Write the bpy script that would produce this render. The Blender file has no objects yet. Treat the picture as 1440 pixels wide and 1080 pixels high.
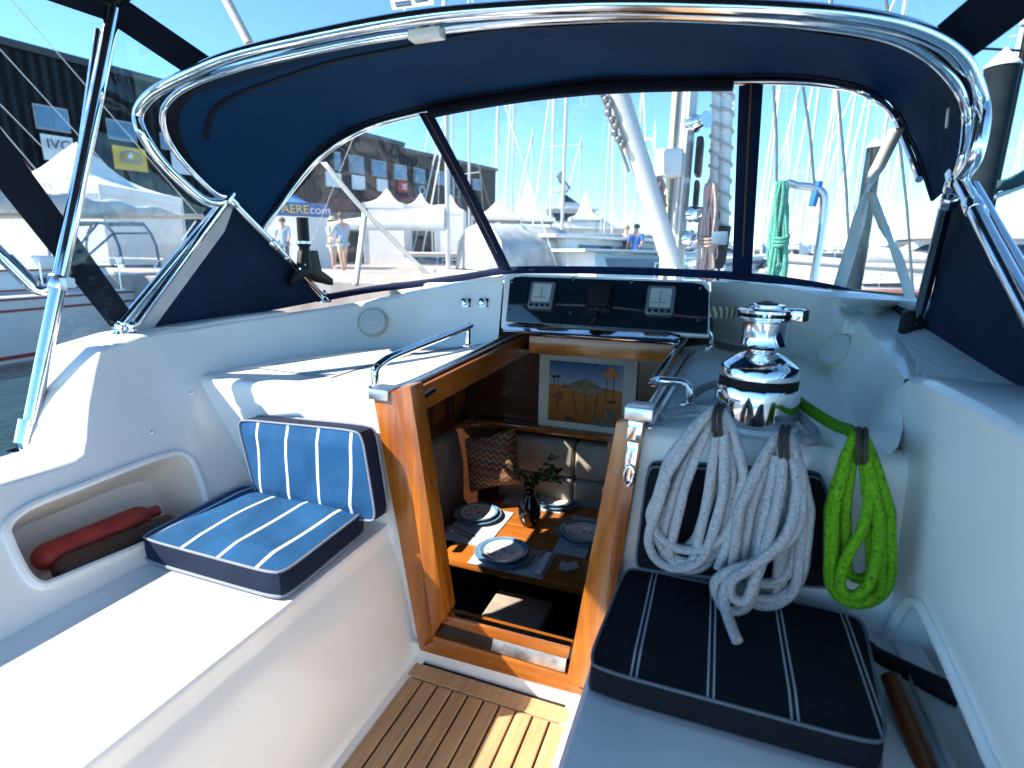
import bpy, bmesh, math, random
from mathutils import Vector as V, Matrix
from mathutils.geometry import tessellate_polygon
random.seed(7)
scn = bpy.context.scene
COL = scn.collection
R = math.radians

# ------------------------------------------------------------------ camera model
F, CX, CY, HCAM = 767.0, 720.0, 540.0, 1.3
CAM = V((0, 0, HCAM))
_y = V((1015-CX, CY-365, -F)).normalized()
_p = V((-1400-CX, CY-328, -F)).normalized()
_x = -(_p - _y*_p.dot(_y)); _x.normalize()
_z = _x.cross(_y)
ROT = Matrix((_x, _y, _z))

def ray(px, py): return ROT @ V((px-CX, CY-py, -F))
def at(px, py, ax, v):
    """point of the place seen at a pixel of the photo, on the plane ax = v"""
    i = 'xyz'.index(ax); d = ray(px, py)
    return CAM + d*((v-CAM[i])/d[i])
def onp(px, py, p, n):
    d = ray(px, py); return CAM + d*((V(p)-CAM).dot(V(n))/d.dot(V(n)))
def far(px, py, dist):
    """point at a given forward depth"""
    return CAM + ray(px, py)*(dist/F)

# ------------------------------------------------------------------ materials
MATS = {}
def nodes(name):
    m = bpy.data.materials.new(name); m.use_nodes = True
    nt = m.node_tree; b = nt.nodes['Principled BSDF']
    return m, nt, b, nt.links.new
def setc(b, col, rough, metal=0, coat=0, spec=.5):
    b.inputs['Base Color'].default_value = (*col, 1); b.inputs['Roughness'].default_value = rough
    b.inputs['Metallic'].default_value = metal; b.inputs['Coat Weight'].default_value = coat
    b.inputs['Coat Roughness'].default_value = .08; b.inputs['Specular IOR Level'].default_value = spec
def mat(name, col, rough=.5, metal=0, var=.12, scale=8, bump=0, bscale=80, coat=0, spec=.5, rvar=.0, stretch=(1,1,1), col2=None, detail=5):
    if name in MATS: return MATS[name]
    m, nt, b, L = nodes(name); setc(b, col, rough, metal, coat, spec)
    tc = nt.nodes.new('ShaderNodeTexCoord'); mp = nt.nodes.new('ShaderNodeMapping'); mp.inputs['Scale'].default_value = stretch
    L(tc.outputs['Object'], mp.inputs['Vector'])
    nz = nt.nodes.new('ShaderNodeTexNoise'); nz.inputs['Scale'].default_value = scale; nz.inputs['Detail'].default_value = detail
    L(mp.outputs['Vector'], nz.inputs['Vector'])
    if var or col2:
        rp = nt.nodes.new('ShaderNodeValToRGB')
        c2 = col2 or tuple(max(0, c*(1-var)) for c in col); c1 = col if col2 else tuple(min(1, c*(1+var*.6)) for c in col)
        rp.color_ramp.elements[0].position = .32; rp.color_ramp.elements[1].position = .68
        rp.color_ramp.elements[0].color = (*c2, 1); rp.color_ramp.elements[1].color = (*c1, 1)
        L(nz.outputs['Fac'], rp.inputs['Fac']); L(rp.outputs['Color'], b.inputs['Base Color'])
    if rvar:
        mr = nt.nodes.new('ShaderNodeMapRange'); mr.inputs['To Min'].default_value = max(0, rough-rvar); mr.inputs['To Max'].default_value = rough+rvar
        L(nz.outputs['Fac'], mr.inputs['Value']); L(mr.outputs['Result'], b.inputs['Roughness'])
    if bump:
        n2 = nt.nodes.new('ShaderNodeTexNoise'); n2.inputs['Scale'].default_value = bscale; n2.inputs['Detail'].default_value = 3
        L(mp.outputs['Vector'], n2.inputs['Vector'])
        bp = nt.nodes.new('ShaderNodeBump'); bp.inputs['Strength'].default_value = bump; bp.inputs['Distance'].default_value = .004
        L(n2.outputs['Fac'], bp.inputs['Height']); L(bp.outputs['Normal'], b.inputs['Normal'])
    MATS[name] = m; return m
def wood(name, c1, c2, rough=.3, coat=.5, axis=1, scale=9, dist=2.5):
    """grain along one axis of the object"""
    m, nt, b, L = nodes(name); setc(b, c1, rough, 0, coat)
    tc = nt.nodes.new('ShaderNodeTexCoord'); mp = nt.nodes.new('ShaderNodeMapping')
    s = [scale*6]*3; s[axis] = scale*.35; mp.inputs['Scale'].default_value = s
    L(tc.outputs['Object'], mp.inputs['Vector'])
    nz = nt.nodes.new('ShaderNodeTexNoise'); nz.inputs['Scale'].default_value = 1.0; nz.inputs['Detail'].default_value = 8; nz.inputs['Distortion'].default_value = dist*.4
    L(mp.outputs['Vector'], nz.inputs['Vector'])
    n3 = nt.nodes.new('ShaderNodeTexNoise'); n3.inputs['Scale'].default_value = 5; L(tc.outputs['Object'], n3.inputs['Vector'])
    ad = nt.nodes.new('ShaderNodeMath'); ad.operation = 'MULTIPLY_ADD'; ad.inputs[1].default_value = .45; L(n3.outputs['Fac'], ad.inputs[0])
    sc = nt.nodes.new('ShaderNodeMath'); sc.operation = 'MULTIPLY'; sc.inputs[1].default_value = .6; L(nz.outputs['Fac'], sc.inputs[0]); L(sc.outputs[0], ad.inputs[2])
    rp = nt.nodes.new('ShaderNodeValToRGB'); e = rp.color_ramp.elements
    e[0].position = .36; e[0].color = (*c2, 1); e[1].position = .66; e[1].color = (*c1, 1)
    L(ad.outputs[0], rp.inputs['Fac']); L(rp.outputs['Color'], b.inputs['Base Color'])
    bp = nt.nodes.new('ShaderNodeBump'); bp.inputs['Strength'].default_value = .12; bp.inputs['Distance'].default_value = .002
    L(nz.outputs['Fac'], bp.inputs['Height']); L(bp.outputs['Normal'], b.inputs['Normal'])
    MATS[name] = m; return m

GEL = mat('gelcoat', (.87, .855, .82), .24, var=.09, scale=2.2, detail=9, coat=.3, bump=.02, bscale=14, rvar=.06)
GELP = mat('gelcoat_cream', (.78, .68, .58), .35, var=.08, scale=4)
def nonskid():
    m, nt, b, L = nodes('nonskid'); setc(b, (.62, .66, .68), .55)
    tc = nt.nodes.new('ShaderNodeTexCoord'); vo = nt.nodes.new('ShaderNodeTexVoronoi'); vo.inputs['Scale'].default_value = 120; vo.inputs['Randomness'].default_value = .15
    L(tc.outputs['Object'], vo.inputs['Vector'])
    rp = nt.nodes.new('ShaderNodeValToRGB'); rp.color_ramp.elements[0].color = (.70, .73, .74, 1); rp.color_ramp.elements[1].color = (.50, .54, .56, 1)
    rp.color_ramp.elements[1].position = .6
    L(vo.outputs['Distance'], rp.inputs['Fac']); L(rp.outputs['Color'], b.inputs['Base Color'])
    bp = nt.nodes.new('ShaderNodeBump'); bp.inputs['Strength'].default_value = .6; bp.inputs['Distance'].default_value = .003; bp.invert = True
    L(vo.outputs['Distance'], bp.inputs['Height']); L(bp.outputs['Normal'], b.inputs['Normal'])
    return m
NONSKID = nonskid()
def canvas(name, col, trans=.0, rough=.85, bs=900, patch_scale=6):
    m, nt, b, L = nodes(name); setc(b, col, rough, spec=.2)
    tc = nt.nodes.new('ShaderNodeTexCoord')
    nz = nt.nodes.new('ShaderNodeTexNoise'); nz.inputs['Scale'].default_value = patch_scale; nz.inputs['Detail'].default_value = 6; L(tc.outputs['Object'], nz.inputs['Vector'])
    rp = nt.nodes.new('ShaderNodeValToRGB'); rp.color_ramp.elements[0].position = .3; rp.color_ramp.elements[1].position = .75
    rp.color_ramp.elements[0].color = (*[c*(.8 if patch_scale > 2 else .62) for c in col], 1); rp.color_ramp.elements[1].color = (*[min(1, c*(1.2 if patch_scale > 2 else 1.45)) for c in col], 1)
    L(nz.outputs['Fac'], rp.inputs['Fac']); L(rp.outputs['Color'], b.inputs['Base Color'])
    w = nt.nodes.new('ShaderNodeTexNoise'); w.inputs['Scale'].default_value = bs; L(tc.outputs['Object'], w.inputs['Vector'])
    wr = nt.nodes.new('ShaderNodeTexNoise'); wr.inputs['Scale'].default_value = 11; wr.inputs['Detail'].default_value = 2; L(tc.outputs['Object'], wr.inputs['Vector'])
    bp = nt.nodes.new('ShaderNodeBump'); bp.inputs['Strength'].default_value = .35; bp.inputs['Distance'].default_value = .001; L(w.outputs['Fac'], bp.inputs['Height'])
    b2 = nt.nodes.new('ShaderNodeBump'); b2.inputs['Strength'].default_value = .3 if patch_scale > 2 else .6; b2.inputs['Distance'].default_value = .02; L(wr.outputs['Fac'], b2.inputs['Height']); L(bp.outputs['Normal'], b2.inputs['Normal'])
    L(b2.outputs['Normal'], b.inputs['Normal'])
    if trans:
        t = nt.nodes.new('ShaderNodeBsdfTranslucent'); t.inputs['Color'].default_value = (*[min(1, c*2.0) for c in col], 1)
        mx = nt.nodes.new('ShaderNodeMixShader'); mx.inputs[0].default_value = trans
        L(b.outputs[0], mx.inputs[1]); L(t.outputs[0], mx.inputs[2]); L(mx.outputs[0], nt.nodes['Material Output'].inputs['Surface'])
    MATS[name] = m; return m
NAVY = canvas('navy_canvas', (.0055, .040, .088), .48, patch_scale=1.3)  # glow under the hood put into the colour as broad light and dark patches
NAVYD = canvas('navy_trim', (.004, .008, .018), 0)
def vinyl(name='clear_vinyl', milk=.05, tint=(.97, .99, 1)):
    m, nt, b, L = nodes(name)
    tr = nt.nodes.new('ShaderNodeBsdfTransparent'); tr.inputs[0].default_value = (*tint, 1)
    tl = nt.nodes.new('ShaderNodeBsdfTranslucent'); tl.inputs[0].default_value = (.9, .95, 1, 1)
    gl = nt.nodes.new('ShaderNodeBsdfGlossy'); gl.inputs['Roughness'].default_value = .04
    tc = nt.nodes.new('ShaderNodeTexCoord'); wr = nt.nodes.new('ShaderNodeTexNoise'); wr.inputs['Scale'].default_value = 5; L(tc.outputs['Object'], wr.inputs['Vector'])
    bp = nt.nodes.new('ShaderNodeBump'); bp.inputs['Strength'].default_value = .5; bp.inputs['Distance'].default_value = .03; L(wr.outputs['Fac'], bp.inputs['Height']); L(bp.outputs['Normal'], gl.inputs['Normal'])
    m1 = nt.nodes.new('ShaderNodeMixShader'); m1.inputs[0].default_value = milk
    m2 = nt.nodes.new('ShaderNodeMixShader'); m2.inputs[0].default_value = .035
    L(tr.outputs[0], m1.inputs[1]); L(tl.outputs[0], m1.inputs[2]); L(m1.outputs[0], m2.inputs[1]); L(gl.outputs[0], m2.inputs[2])
    L(m2.outputs[0], nt.nodes['Material Output'].inputs['Surface'])
    MATS[name] = m; return m
VINYL = vinyl(milk=.03)
CHROME = mat('polished_steel', (.80, .80, .81), .10, 1, var=.08, scale=26, rvar=.07)
STEEL = mat('brushed_steel', (.62, .62, .63), .32, 1, var=.1, scale=30, stretch=(1, 6, 6), rvar=.1)
SCUFF = mat('scuffed_steel', (.55, .55, .56), .38, 1, var=.45, scale=22, rvar=.12, bump=.2, bscale=60)
BLACK = mat('black_plastic', (.006, .0065, .007), .45, var=.2, spec=.2)
BLACKG = mat('gloss_black', (.006, .012, .02), .04, var=.1, coat=.6)
CAULK = mat('black_caulk', (.012, .011, .010), .6)
RUBBER = mat('black_rubber', (.008, .008, .009), .6, spec=.2)
TEAK = wood('teak_planks', (.60, .36, .185), (.42, .235, .115), .55, 0, axis=1, scale=10)
VARN_Z = wood('varnished_mahogany_upright', (.42, .135, .013), (.20, .048, .006), .25, .35, axis=2, scale=8)
VARN_X = wood('varnished_mahogany_across', (.38, .125, .017), (.21, .052, .008), .25, .35, axis=0, scale=8)
VARN_Y = wood('varnished_mahogany_along', (.34, .105, .016), (.18, .045, .008), .28, .35, axis=1, scale=8)
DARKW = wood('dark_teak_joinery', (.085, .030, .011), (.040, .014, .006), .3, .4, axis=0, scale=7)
TABLEW = wood('table_mahogany', (.48, .16, .025), (.30, .08, .014), .2, .6, axis=0, scale=9)

# ------------------------------------------------------------------ mesh builder
class MB:
    def __init__(s): s.v = []; s.f = []
    def add(s, verts, faces):
        o = len(s.v); s.v += [V(p) for p in verts]; s.f += [tuple(i+o for i in f) for f in faces]; return s
    def quad(s, a, b, c, d): return s.add([a, b, c, d], [(0, 1, 2, 3)])
    def poly(s, pts): return s.add(pts, [tuple(range(len(pts)))])
    def hex8(s, b, t):
        """bottom 4 and top 4 corners, both counter-clockwise seen from above"""
        return s.add(list(b)+list(t), [(3, 2, 1, 0), (4, 5, 6, 7), (0, 1, 5, 4), (1, 2, 6, 5), (2, 3, 7, 6), (3, 0, 4, 7)])
    def box(s, lo, hi):
        x0, y0, z0 = lo; x1, y1, z1 = hi
        return s.hex8([(x0, y0, z0), (x1, y0, z0), (x1, y1, z0), (x0, y1, z0)], [(x0, y0, z1), (x1, y0, z1), (x1, y1, z1), (x0, y1, z1)])
    def obox(s, o, ux, uy, uz):
        o, ux, uy, uz = V(o), V(ux), V(uy), V(uz)
        return s.hex8([o, o+ux, o+ux+uy, o+uy], [o+uz, o+ux+uz, o+ux+uy+uz, o+uy+uz])
    def slab(s, pts, n):
        """polygon given thickness along n, both sides capped"""
        pts = [V(p) for p in pts]; n = V(n); k = len(pts)
        return s.add(pts+[p+n for p in pts], [tuple(range(k))[::-1], tuple(range(k, 2*k))]+[(i, (i+1) % k, (i+1) % k+k, i+k) for i in range(k)])
    def tube(s, pts, r, n=10, closed=False, cap=True):
        pts = [V(p) for p in pts]; k = len(pts); rr = r if isinstance(r, (list, tuple)) else [r]*k
        tan = []
        for i in range(k):
            a = pts[(i-1) % k] if closed or i else pts[0]; b = pts[(i+1) % k] if closed or i < k-1 else pts[-1]
            t = (b-a); tan.append(t.normalized() if t.length > 1e-9 else V((0, 0, 1)))
        u = tan[0].orthogonal().normalized(); vs = []
        for i in range(k):
            u = (u - tan[i]*u.dot(tan[i])); u = u.normalized() if u.length > 1e-6 else tan[i].orthogonal().normalized()
            w = tan[i].cross(u)
            for j in range(n):
                a = 2*math.pi*j/n; vs.append(pts[i]+(u*math.cos(a)+w*math.sin(a))*rr[i])
        fs = []
        for i in range(k if closed else k-1):
            i2 = (i+1) % k
            for j in range(n):
                j2 = (j+1) % n; fs.append((i*n+j, i*n+j2, i2*n+j2, i2*n+j))
        if cap and not closed: fs += [tuple(range(n))[::-1], tuple(range((k-1)*n, k*n))]
        return s.add(vs, fs)
    def lathe(s, prof, c, ax=(0, 0, 1), n=32, capb=True, capt=True):
        c = V(c); ax = V(ax).normalized(); u = ax.orthogonal().normalized(); w = ax.cross(u); vs = []; fs = []
        for (r, h) in prof:
            for j in range(n):
                a = 2*math.pi*j/n; vs.append(c+ax*h+(u*math.cos(a)+w*math.sin(a))*r)
        for i in range(len(prof)-1):
            for j in range(n):
                j2 = (j+1) % n; fs.append((i*n+j, i*n+j2, (i+1)*n+j2, (i+1)*n+j))
        if capb: fs.append(tuple(range(n))[::-1])
        if capt: fs.append(tuple(range((len(prof)-1)*n, len(prof)*n)))
        return s.add(vs, fs)
    def loft(s, rows, close=False):
        k = len(rows[0]); vs = [p for r in rows for p in r]; fs = []
        for i in range(len(rows)-1):
            for j in range(k if close else k-1):
                j2 = (j+1) % k; fs.append((i*k+j, i*k+j2, (i+1)*k+j2, (i+1)*k+j))
        return s.add(vs, fs)
    def ball(s, c, r, n=12, sq=(1, 1, 1)):
        c = V(c); rows = []
        for i in range(n+1):
            th = math.pi*i/n
            rows.append([c+V((r*sq[0]*math.sin(th)*math.cos(2*math.pi*j/(n*2)), r*sq[1]*math.sin(th)*math.sin(2*math.pi*j/(n*2)), -r*sq[2]*math.cos(th))) for j in range(n*2)])
        return s.loft(rows, True)
    def build(s, name, m, parent=None, smooth=True, bevel=0, seg=2, sub=0, solid=0, weld=True, ang=40):
        me = bpy.data.meshes.new(name); bm = bmesh.new()
        vs = [bm.verts.new(p) for p in s.v]
        for f in s.f:
            if len(set(f)) < 3: continue
            try: bm.faces.new([vs[i] for i in f])
            except ValueError: pass
        if weld: bmesh.ops.remove_doubles(bm, verts=bm.verts, dist=1e-5)
        bmesh.ops.recalc_face_normals(bm, faces=bm.faces)
        if bevel:
            es = [e for e in bm.edges if len(e.link_faces) == 2 and e.calc_face_angle(0) > .5]
            bmesh.ops.bevel(bm, geom=es, offset=bevel, segments=seg, profile=.5, affect='EDGES', clamp_overlap=True)
        bm.to_mesh(me); bm.free()
        if smooth:
            for p in me.polygons: p.use_smooth = True
            try: me.set_sharp_from_angle(angle=R(ang))
            except Exception: pass
        o = bpy.data.objects.new(name, me); COL.objects.link(o); me.materials.append(m)
        if solid:
            md = o.modifiers.new('thickness', 'SOLIDIFY'); md.thickness = solid; md.offset = 0
        if sub:
            md = o.modifiers.new('smooth', 'SUBSURF'); md.levels = sub; md.render_levels = sub
        if parent is not None: attach(o, parent)
        return o
def attach(o, parent):
    o.parent = parent
    root = parent
    M = Matrix.Identity(4)
    if parent.type == 'EMPTY': M = parent.matrix_basis.inverted()
    o.matrix_parent_inverse = M
def thing(name, label, cat, loc=(0, 0, 0), group=None):
    o = bpy.data.objects.new(name, None); COL.objects.link(o); o.location = V(loc); o.empty_display_size = .1
    o.matrix_basis = Matrix.Translation(V(loc))
    return tag(o, label, cat, group)
def tag(o, label, cat, group=None):
    o['label'] = label; o['category'] = cat
    if group: o['group'] = group
    return o
def struct(o): o['kind'] = 'structure'; return o
def copy_tree(o, parent=None):
    c = o.copy(); COL.objects.link(c)
    if parent is not None: c.parent = parent
    for ch in [k for k in bpy.data.objects if k.parent == o]: copy_tree(ch, c)
    return c
def spl(pts, n=8, closed=False):
    pts = [V(p) for p in pts]; k = len(pts); out = []
    for i in range(k if closed else k-1):
        g = (lambda j: pts[j % k]) if closed else (lambda j: pts[min(max(j, 0), k-1)])
        a, b, c, d = g(i-1), g(i), g(i+1), g(i+2)
        for q in range(n):
            t = q/n
            out.append(.5*((2*b)+(c-a)*t+(2*a-5*b+4*c-d)*t*t+(3*b-a-3*c+d)*t*t*t))
    if not closed: out.append(pts[-1])
    return out
def resample(pts, n):
    d = [0]
    for a, b in zip(pts, pts[1:]): d.append(d[-1]+(b-a).length)
    out = []; j = 0
    for i in range(n):
        t = d[-1]*i/(n-1)
        while j < len(d)-2 and d[j+1] < t: j += 1
        q = (t-d[j])/max(1e-9, d[j+1]-d[j]); out.append(pts[j].lerp(pts[j+1], min(1, max(0, q))))
    return out
def rrect(w, h, r, n=5, ox=0, oy=0):
    out = []
    for cx, cy, a0 in ((w-r, r, -90), (w-r, h-r, 0), (r, h-r, 90), (r, r, 180)):
        for i in range(n+1):
            a = R(a0+90*i/n); out.append((ox+cx+r*math.cos(a), oy+cy+r*math.sin(a)))
    return out
def holed(mb, outer, hole):
    """flat sheet with one opening"""
    tris = tessellate_polygon([outer, hole]); return mb.add(list(outer)+list(hole), [tuple(t) for t in tris])
def text(s, size, m, parent, name, o, ux, uy, ext=.002, align='CENTER'):
    cu = bpy.data.curves.new(name, 'FONT'); cu.body = s; cu.size = size; cu.align_x = align; cu.align_y = 'CENTER'; cu.extrude = ext
    t = bpy.data.objects.new(name, cu); COL.objects.link(t)
    dg = bpy.context.evaluated_depsgraph_get(); me = bpy.data.meshes.new_from_object(t.evaluated_get(dg)); bpy.data.objects.remove(t)
    ux = V(ux).normalized(); uy = V(uy).normalized(); uz = ux.cross(uy)
    me.transform(Matrix((( ux.x, uy.x, uz.x, o[0]), (ux.y, uy.y, uz.y, o[1]), (ux.z, uy.z, uz.z, o[2]), (0, 0, 0, 1))))
    ob = bpy.data.objects.new(name, me); COL.objects.link(ob); me.materials.clear(); me.materials.append(m)
    if parent is not None: attach(ob, parent)
    return ob
def hit(px, py, surf):
    """first point of a mesh along the ray of a pixel"""
    dg = bpy.context.evaluated_depsgraph_get(); d = ray(px, py).normalized()
    ok, p, n_, _ = surf.evaluated_get(dg).ray_cast(CAM, d)
    return (p, n_ if n_.dot(d) < 0 else -n_) if ok else (None, None)
# ------------------------------------------------------------------ the yacht's own mouldings (setting)
BH = 1.40                                   # plane of the cabin bulkhead
DP, DN = V((0, 1.4, .875)), V((0, -.135, 1))  # plane of the bridge deck beside the hatch
DB, DBN = V((0, 1.4, .875)), V((0, -.02, 1))
def deckz(y): return .875+.135*(y-1.4)
SEATZ = .43
WX0 = at(20, 890, 'z', .455).x
def wallx(z): return WX0+(-1.78-WX0)*(z-.455)/.565  # port coaming, inner face
WP, WN = V((WX0, 0, .455)), V((.565, 0, 1.78+WX0)).normalized()
def onw(px, py): return onp(px, py, WP, WN)

# --- sole: caulked teak planks
mb = MB(); mb.box((-.86, -1.6, -.03), (-.17, 1.36, -.004))
struct(mb.build('cockpit_floor_base', CAULK, smooth=False))
mb = MB(); x = -.80; rnd = random.Random(3)
while x < -.30:
    y = -1.6
    mb.box((x+.0027, y, -.004), (x+.0470, 1.262, .006+rnd.uniform(0, .0008))); x += .0515
x1 = x
mb.slab([(-.812, 1.268, -.004), (x1-.004, 1.268, -.004), (x1+.05, 1.325, -.004), (-.868, 1.325, -.004)], (0, 0, .011))
mb.slab([(x1, -1.6, -.004), (x1+.09, -1.6, -.004), (x1+.09, 1.325, -.004), (x1+.056, 1.325, -.004), (x1, 1.266, -.004)], (0, 0, .011))
struct(mb.build('cockpit_floor', TEAK, bevel=.0015, seg=1, smooth=False))

# --- port seat, seat front, port coaming
mb = MB()
def strip(mb, rows): mb.loft(rows)
ys = [-1.6, -.6, 0, .5, 1.0, BH]
SX = at(420, 838, 'z', .455).x
prof = [(-1.62, .455), (-1.2, .455), (SX-.014, .455), (SX-.004, .453), (SX, .447), (SX+.002, .437), (SX+.002, .405), (SX+.006, .395), (SX+.016, .38), (SX+.04, .30), (-.835, .03), (-.82, .010), (-.79, .002)]
mb.loft([[(px_, y, z) for px_, z in prof] for y in ys])
struct(mb.build('port_seat_moulding', GEL, ang=28))

# coaming inner wall with the locker opening
wl = lambda y, z: V((wallx(z), y, z))
pk_px = [(12, 742), (30, 722), (60, 706), (120, 683), (200, 652), (240, 640), (256, 641), (268, 650), (276, 668), (286, 697), (287, 722), (272, 735),
         (200, 766), (130, 795), (80, 816), (62, 821), (47, 815), (33, 797), (18, 765)]
pk = spl([onw(*p) for p in pk_px], 4, True)
top = [onw(143, 497), onw(136, 525), onw(127, 570), onw(123, 625), onw(121, 642), onw(110, 652), onw(60, 669), onw(0, 687)]
ztop = top[0].z; zlow = top[-1].z
outer = [wl(-1.6, .42), wl(BH+.01, .42), wl(BH+.01, 1.021), wl(1.36, 1.0205), V(onw(200, 478))] + top + [wl(-1.6, zlow-.03)]
mb = MB(); holed(mb, outer, pk)
ctr = sum(pk, V())/len(pk); inn = WN*-1
back = [ctr+(p-ctr)*.86+inn*.16 for p in pk]; mid = [ctr+(p-ctr)*.97+inn*.03 for p in pk]
wall = struct(mb.build('port_coaming_wall', GEL, smooth=False))
mb = MB(); mb.loft([pk, mid, [ctr+(p-ctr)*.9+inn*.13 for p in pk], back, [ctr+(p-ctr)*.5+inn*.165 for p in pk], [ctr+(p-ctr)*.02+inn*.165 for p in pk]], True)
struct(mb.build('port_locker_recess', GELP))
mb = MB(); mb.tube([ctr+(p-ctr)*1.02+WN*.002 for p in pk], .011, 8, True)
struct(mb.build('port_locker_rim', GEL))
# coaming top, outside and the sloping aft end
edge = [V(onw(200, 478))+V((0, 0, 0))] + top + [wl(-1.6, zlow-.03)]
T = [V((-1.785, 1.4, 1.022)), V((-1.79, 1.62, 1.03)), at(432, 439, 'y', 1.93), at(475, 432, 'y', 2.06), at(520, 424, 'y', 2.15), at(600, 409, 'y', 2.22), at(660, 397, 'y', 2.24), at(708, 389, 'y', 2.24)]
Ts = resample(spl(T, 8), 30)
edge = [p+V((0, 0, .0015)) for p in Ts[9::-1]] + edge
rows = []
for i, p in enumerate(edge):
    w = .26 if p.y < 1.3 else max(.10, .26-.16*(p.y-1.3)/.3); dr = .95 if p.y < 1.0 else (.10 if p.y < 1.3 else .02)  # narrowed forward so the sun clears it into the added cabin opening
    rows.append([p, p+V((-.006, 0, .008)), p+V((-.02, 0, .013)), p+V((-.05, 0, .015)), p+V((-w*.75, 0, .014)), p+V((-w*.92, 0, .004)), p+V((-w, 0, -.02)), p+V((-w-.03, 0, -.06 if p.y < 1.3 else -.012)), p+V((-w-.03-.09*dr, 0, -dr))])
mb = MB(); mb.loft(rows)
struct(mb.build('port_coaming_top', GEL, ang=70))

# --- bridge deck beside the hatch and the curved cabin-house walls
B = [V((wallx(deckz(1.4))+.0, 1.4, deckz(1.4)))] + [V((wallx(.88)+.01, 1.58, .878)), V((-1.62, 1.82, .884)), V((-1.50, 2.02, .888)), V((-1.30, 2.13, .89)), V((-1.08, 2.15, .895)), V((-.92, 2.15, .92)), V((-.86, 2.14, .955))]
railA, railF = V((-.915, 1.402, deckz(1.402))), V((-.835, 2.12, deckz(2.12)))
Bs = resample(spl(B, 8), 30)
Rl = [railA.lerp(railF, i/29) for i in range(30)]
mb = MB(); mb.loft([[b.lerp(r, t) for t in (0, .1, .35, .7, 1)] for b, r in zip(Bs, Rl)])
mb.loft([[V((x_, 1.4, deckz(1.4))), V((x_, 1.385, deckz(1.4)-.002)), V((x_, 1.372, deckz(1.4)-.012)), V((x_, 1.366, deckz(1.4)-.03)), V((x_, 1.366, .3))] for x_ in (-1.74, -1.5, -1.2, -.96, -.90)])
struct(mb.build('port_bridge_deck', GEL, ang=50))
mb = MB(); mb.loft([[b.lerp(r, t_)+V((0, 0, .004)) for t_ in (.14, .3, .45, .60)] for b, r in list(zip(Bs, Rl))[3:27]])
struct(mb.build('nonskid_deck_panel', NONSKID, smooth=False))
rows = []
for b, t in zip(Bs, Ts):
    rows.append([b, b.lerp(t, .08)+(t-b).cross(V((0, 0, 1)))*.0, b.lerp(t, .3), b.lerp(t, .75), b.lerp(t, .93), t, t+V((0, 0, .004))+(t-V((-.6, 1.5, t.z))).normalized()*.03, t+(t-V((-.6, 1.5, t.z))).normalized()*(.5 if t.x > -1.3 else .03)+V((0, 0, -.02))])
mb = MB(); mb.loft(rows); struct(mb.build('port_cabin_house_wall', GEL, ang=55))

# starboard deck, wall and coaming
RB = [V((.40, 1.4, deckz(1.4))), onp(1213, 612, DB, DBN), onp(1203, 593, DB, DBN), onp(1190, 560, DB, DBN), onp(1173, 533, DB, DBN), onp(1147, 509, DB, DBN), onp(1107, 500, DB, DBN), onp(1040, 492, DB, DBN), onp(1000, 482, DB, DBN)]
sA, sF = V((-.175, 1.402, deckz(1.402))), V((-.10, 2.14, deckz(2.14)))
n = 30; RBs = resample(spl(RB, 8), n); Sl = [sA.lerp(sF, i/(n-1)) for i in range(n)]
mb = MB(); mb.loft([[b.lerp(r, t) for t in (0, .1, .35, .7, 1)] for b, r in zip(RBs, Sl)])
struct(mb.build('starboard_bridge_deck', GEL, ang=50))
RT = [at(1272, 533, 'x', .44), at(1238, 484, 'x', .47), at(1200, 441, 'x', .49), at(1160, 418, 'y', 2.12), at(1100, 403, 'y', 2.26), at(1040, 398, 'y', 2.26), at(1000, 396, 'y', 2.24)]
RTs = resample(spl(RT, 8), n); rows = []
for b, t in zip(RBs, RTs):
    o = (t-V((-.5, 1.5, t.z))).normalized()
    rows.append([b, b.lerp(t, .1)+o*.012, b.lerp(t, .35)+o*.015, b.lerp(t, .75), b.lerp(t, .93), t, t+o*.03+V((0, 0, .004)), t+o*.5+V((0, 0, -.02))])
mb = MB(); mb.loft(rows); struct(mb.build('starboard_cabin_house_wall', GEL, ang=55))

# starboard coaming: bulges into the cockpit aft of the bridge deck, with a pointed pocket
SB = [onp(1222, 640, (0, 1.36, 0), (0, 1, 0)), onp(1236, 720, (0, 1.36, 0), (0, 1, 0)), onp(1252, 850, (0, 1.42, 0), (0, 1, 0))]
xs_top = [at(1440, 617, 'x', .56), at(1360, 572, 'x', .56), at(1300, 541, 'x', .56), at(1268, 530, 'x', .555)]
ext = xs_top[0]+(xs_top[0]-xs_top[1])*8
tops = [V((ext.x, -1.6, .97)), V((.56, 0, .985))] + xs_top
xb = .475
def sbw(y, z):                               # inner face of the starboard coaming
    return V((.46-.035*(z-.37)/.68, y, z))
SP, SN = sbw(0, .37), V((-.68, 0, -.035)).normalized()
ons = lambda px_, py_: onp(px_, py_, SP, SN)
tri_px = [(1262, 1020), (1243, 925), (1252, 895), (1266, 866), (1279, 850), (1290, 849), (1300, 858), (1315, 888), (1350, 965), (1392, 1062), (1440, 1190), (1300, 1190)]
tri = spl([ons(*p) for p in tri_px], 4, True)
oy = [(-1.6, .37), (1.50, .37), (1.50, .60), (1.44, .80), (1.46, .90)]
outer = [sbw(*p) for p in oy]
tp = [onp(1262, 548, SP, SN), onp(1275, 537, SP, SN), onp(1300, 545, SP, SN), onp(1360, 577, SP, SN), onp(1440, 622, SP, SN)]
outer = [sbw(-1.6, .42), sbw(1.46, .42), sbw(1.46, .5), onp(1240, 640, SP, SN), onp(1250, 578, SP, SN)] + tp + [sbw(0, 1.04), sbw(-1.6, 1.03)]
mb = MB(); holed(mb, outer, tri)
struct(mb.build('starboard_coaming_wall', GEL, smooth=False))
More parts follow.
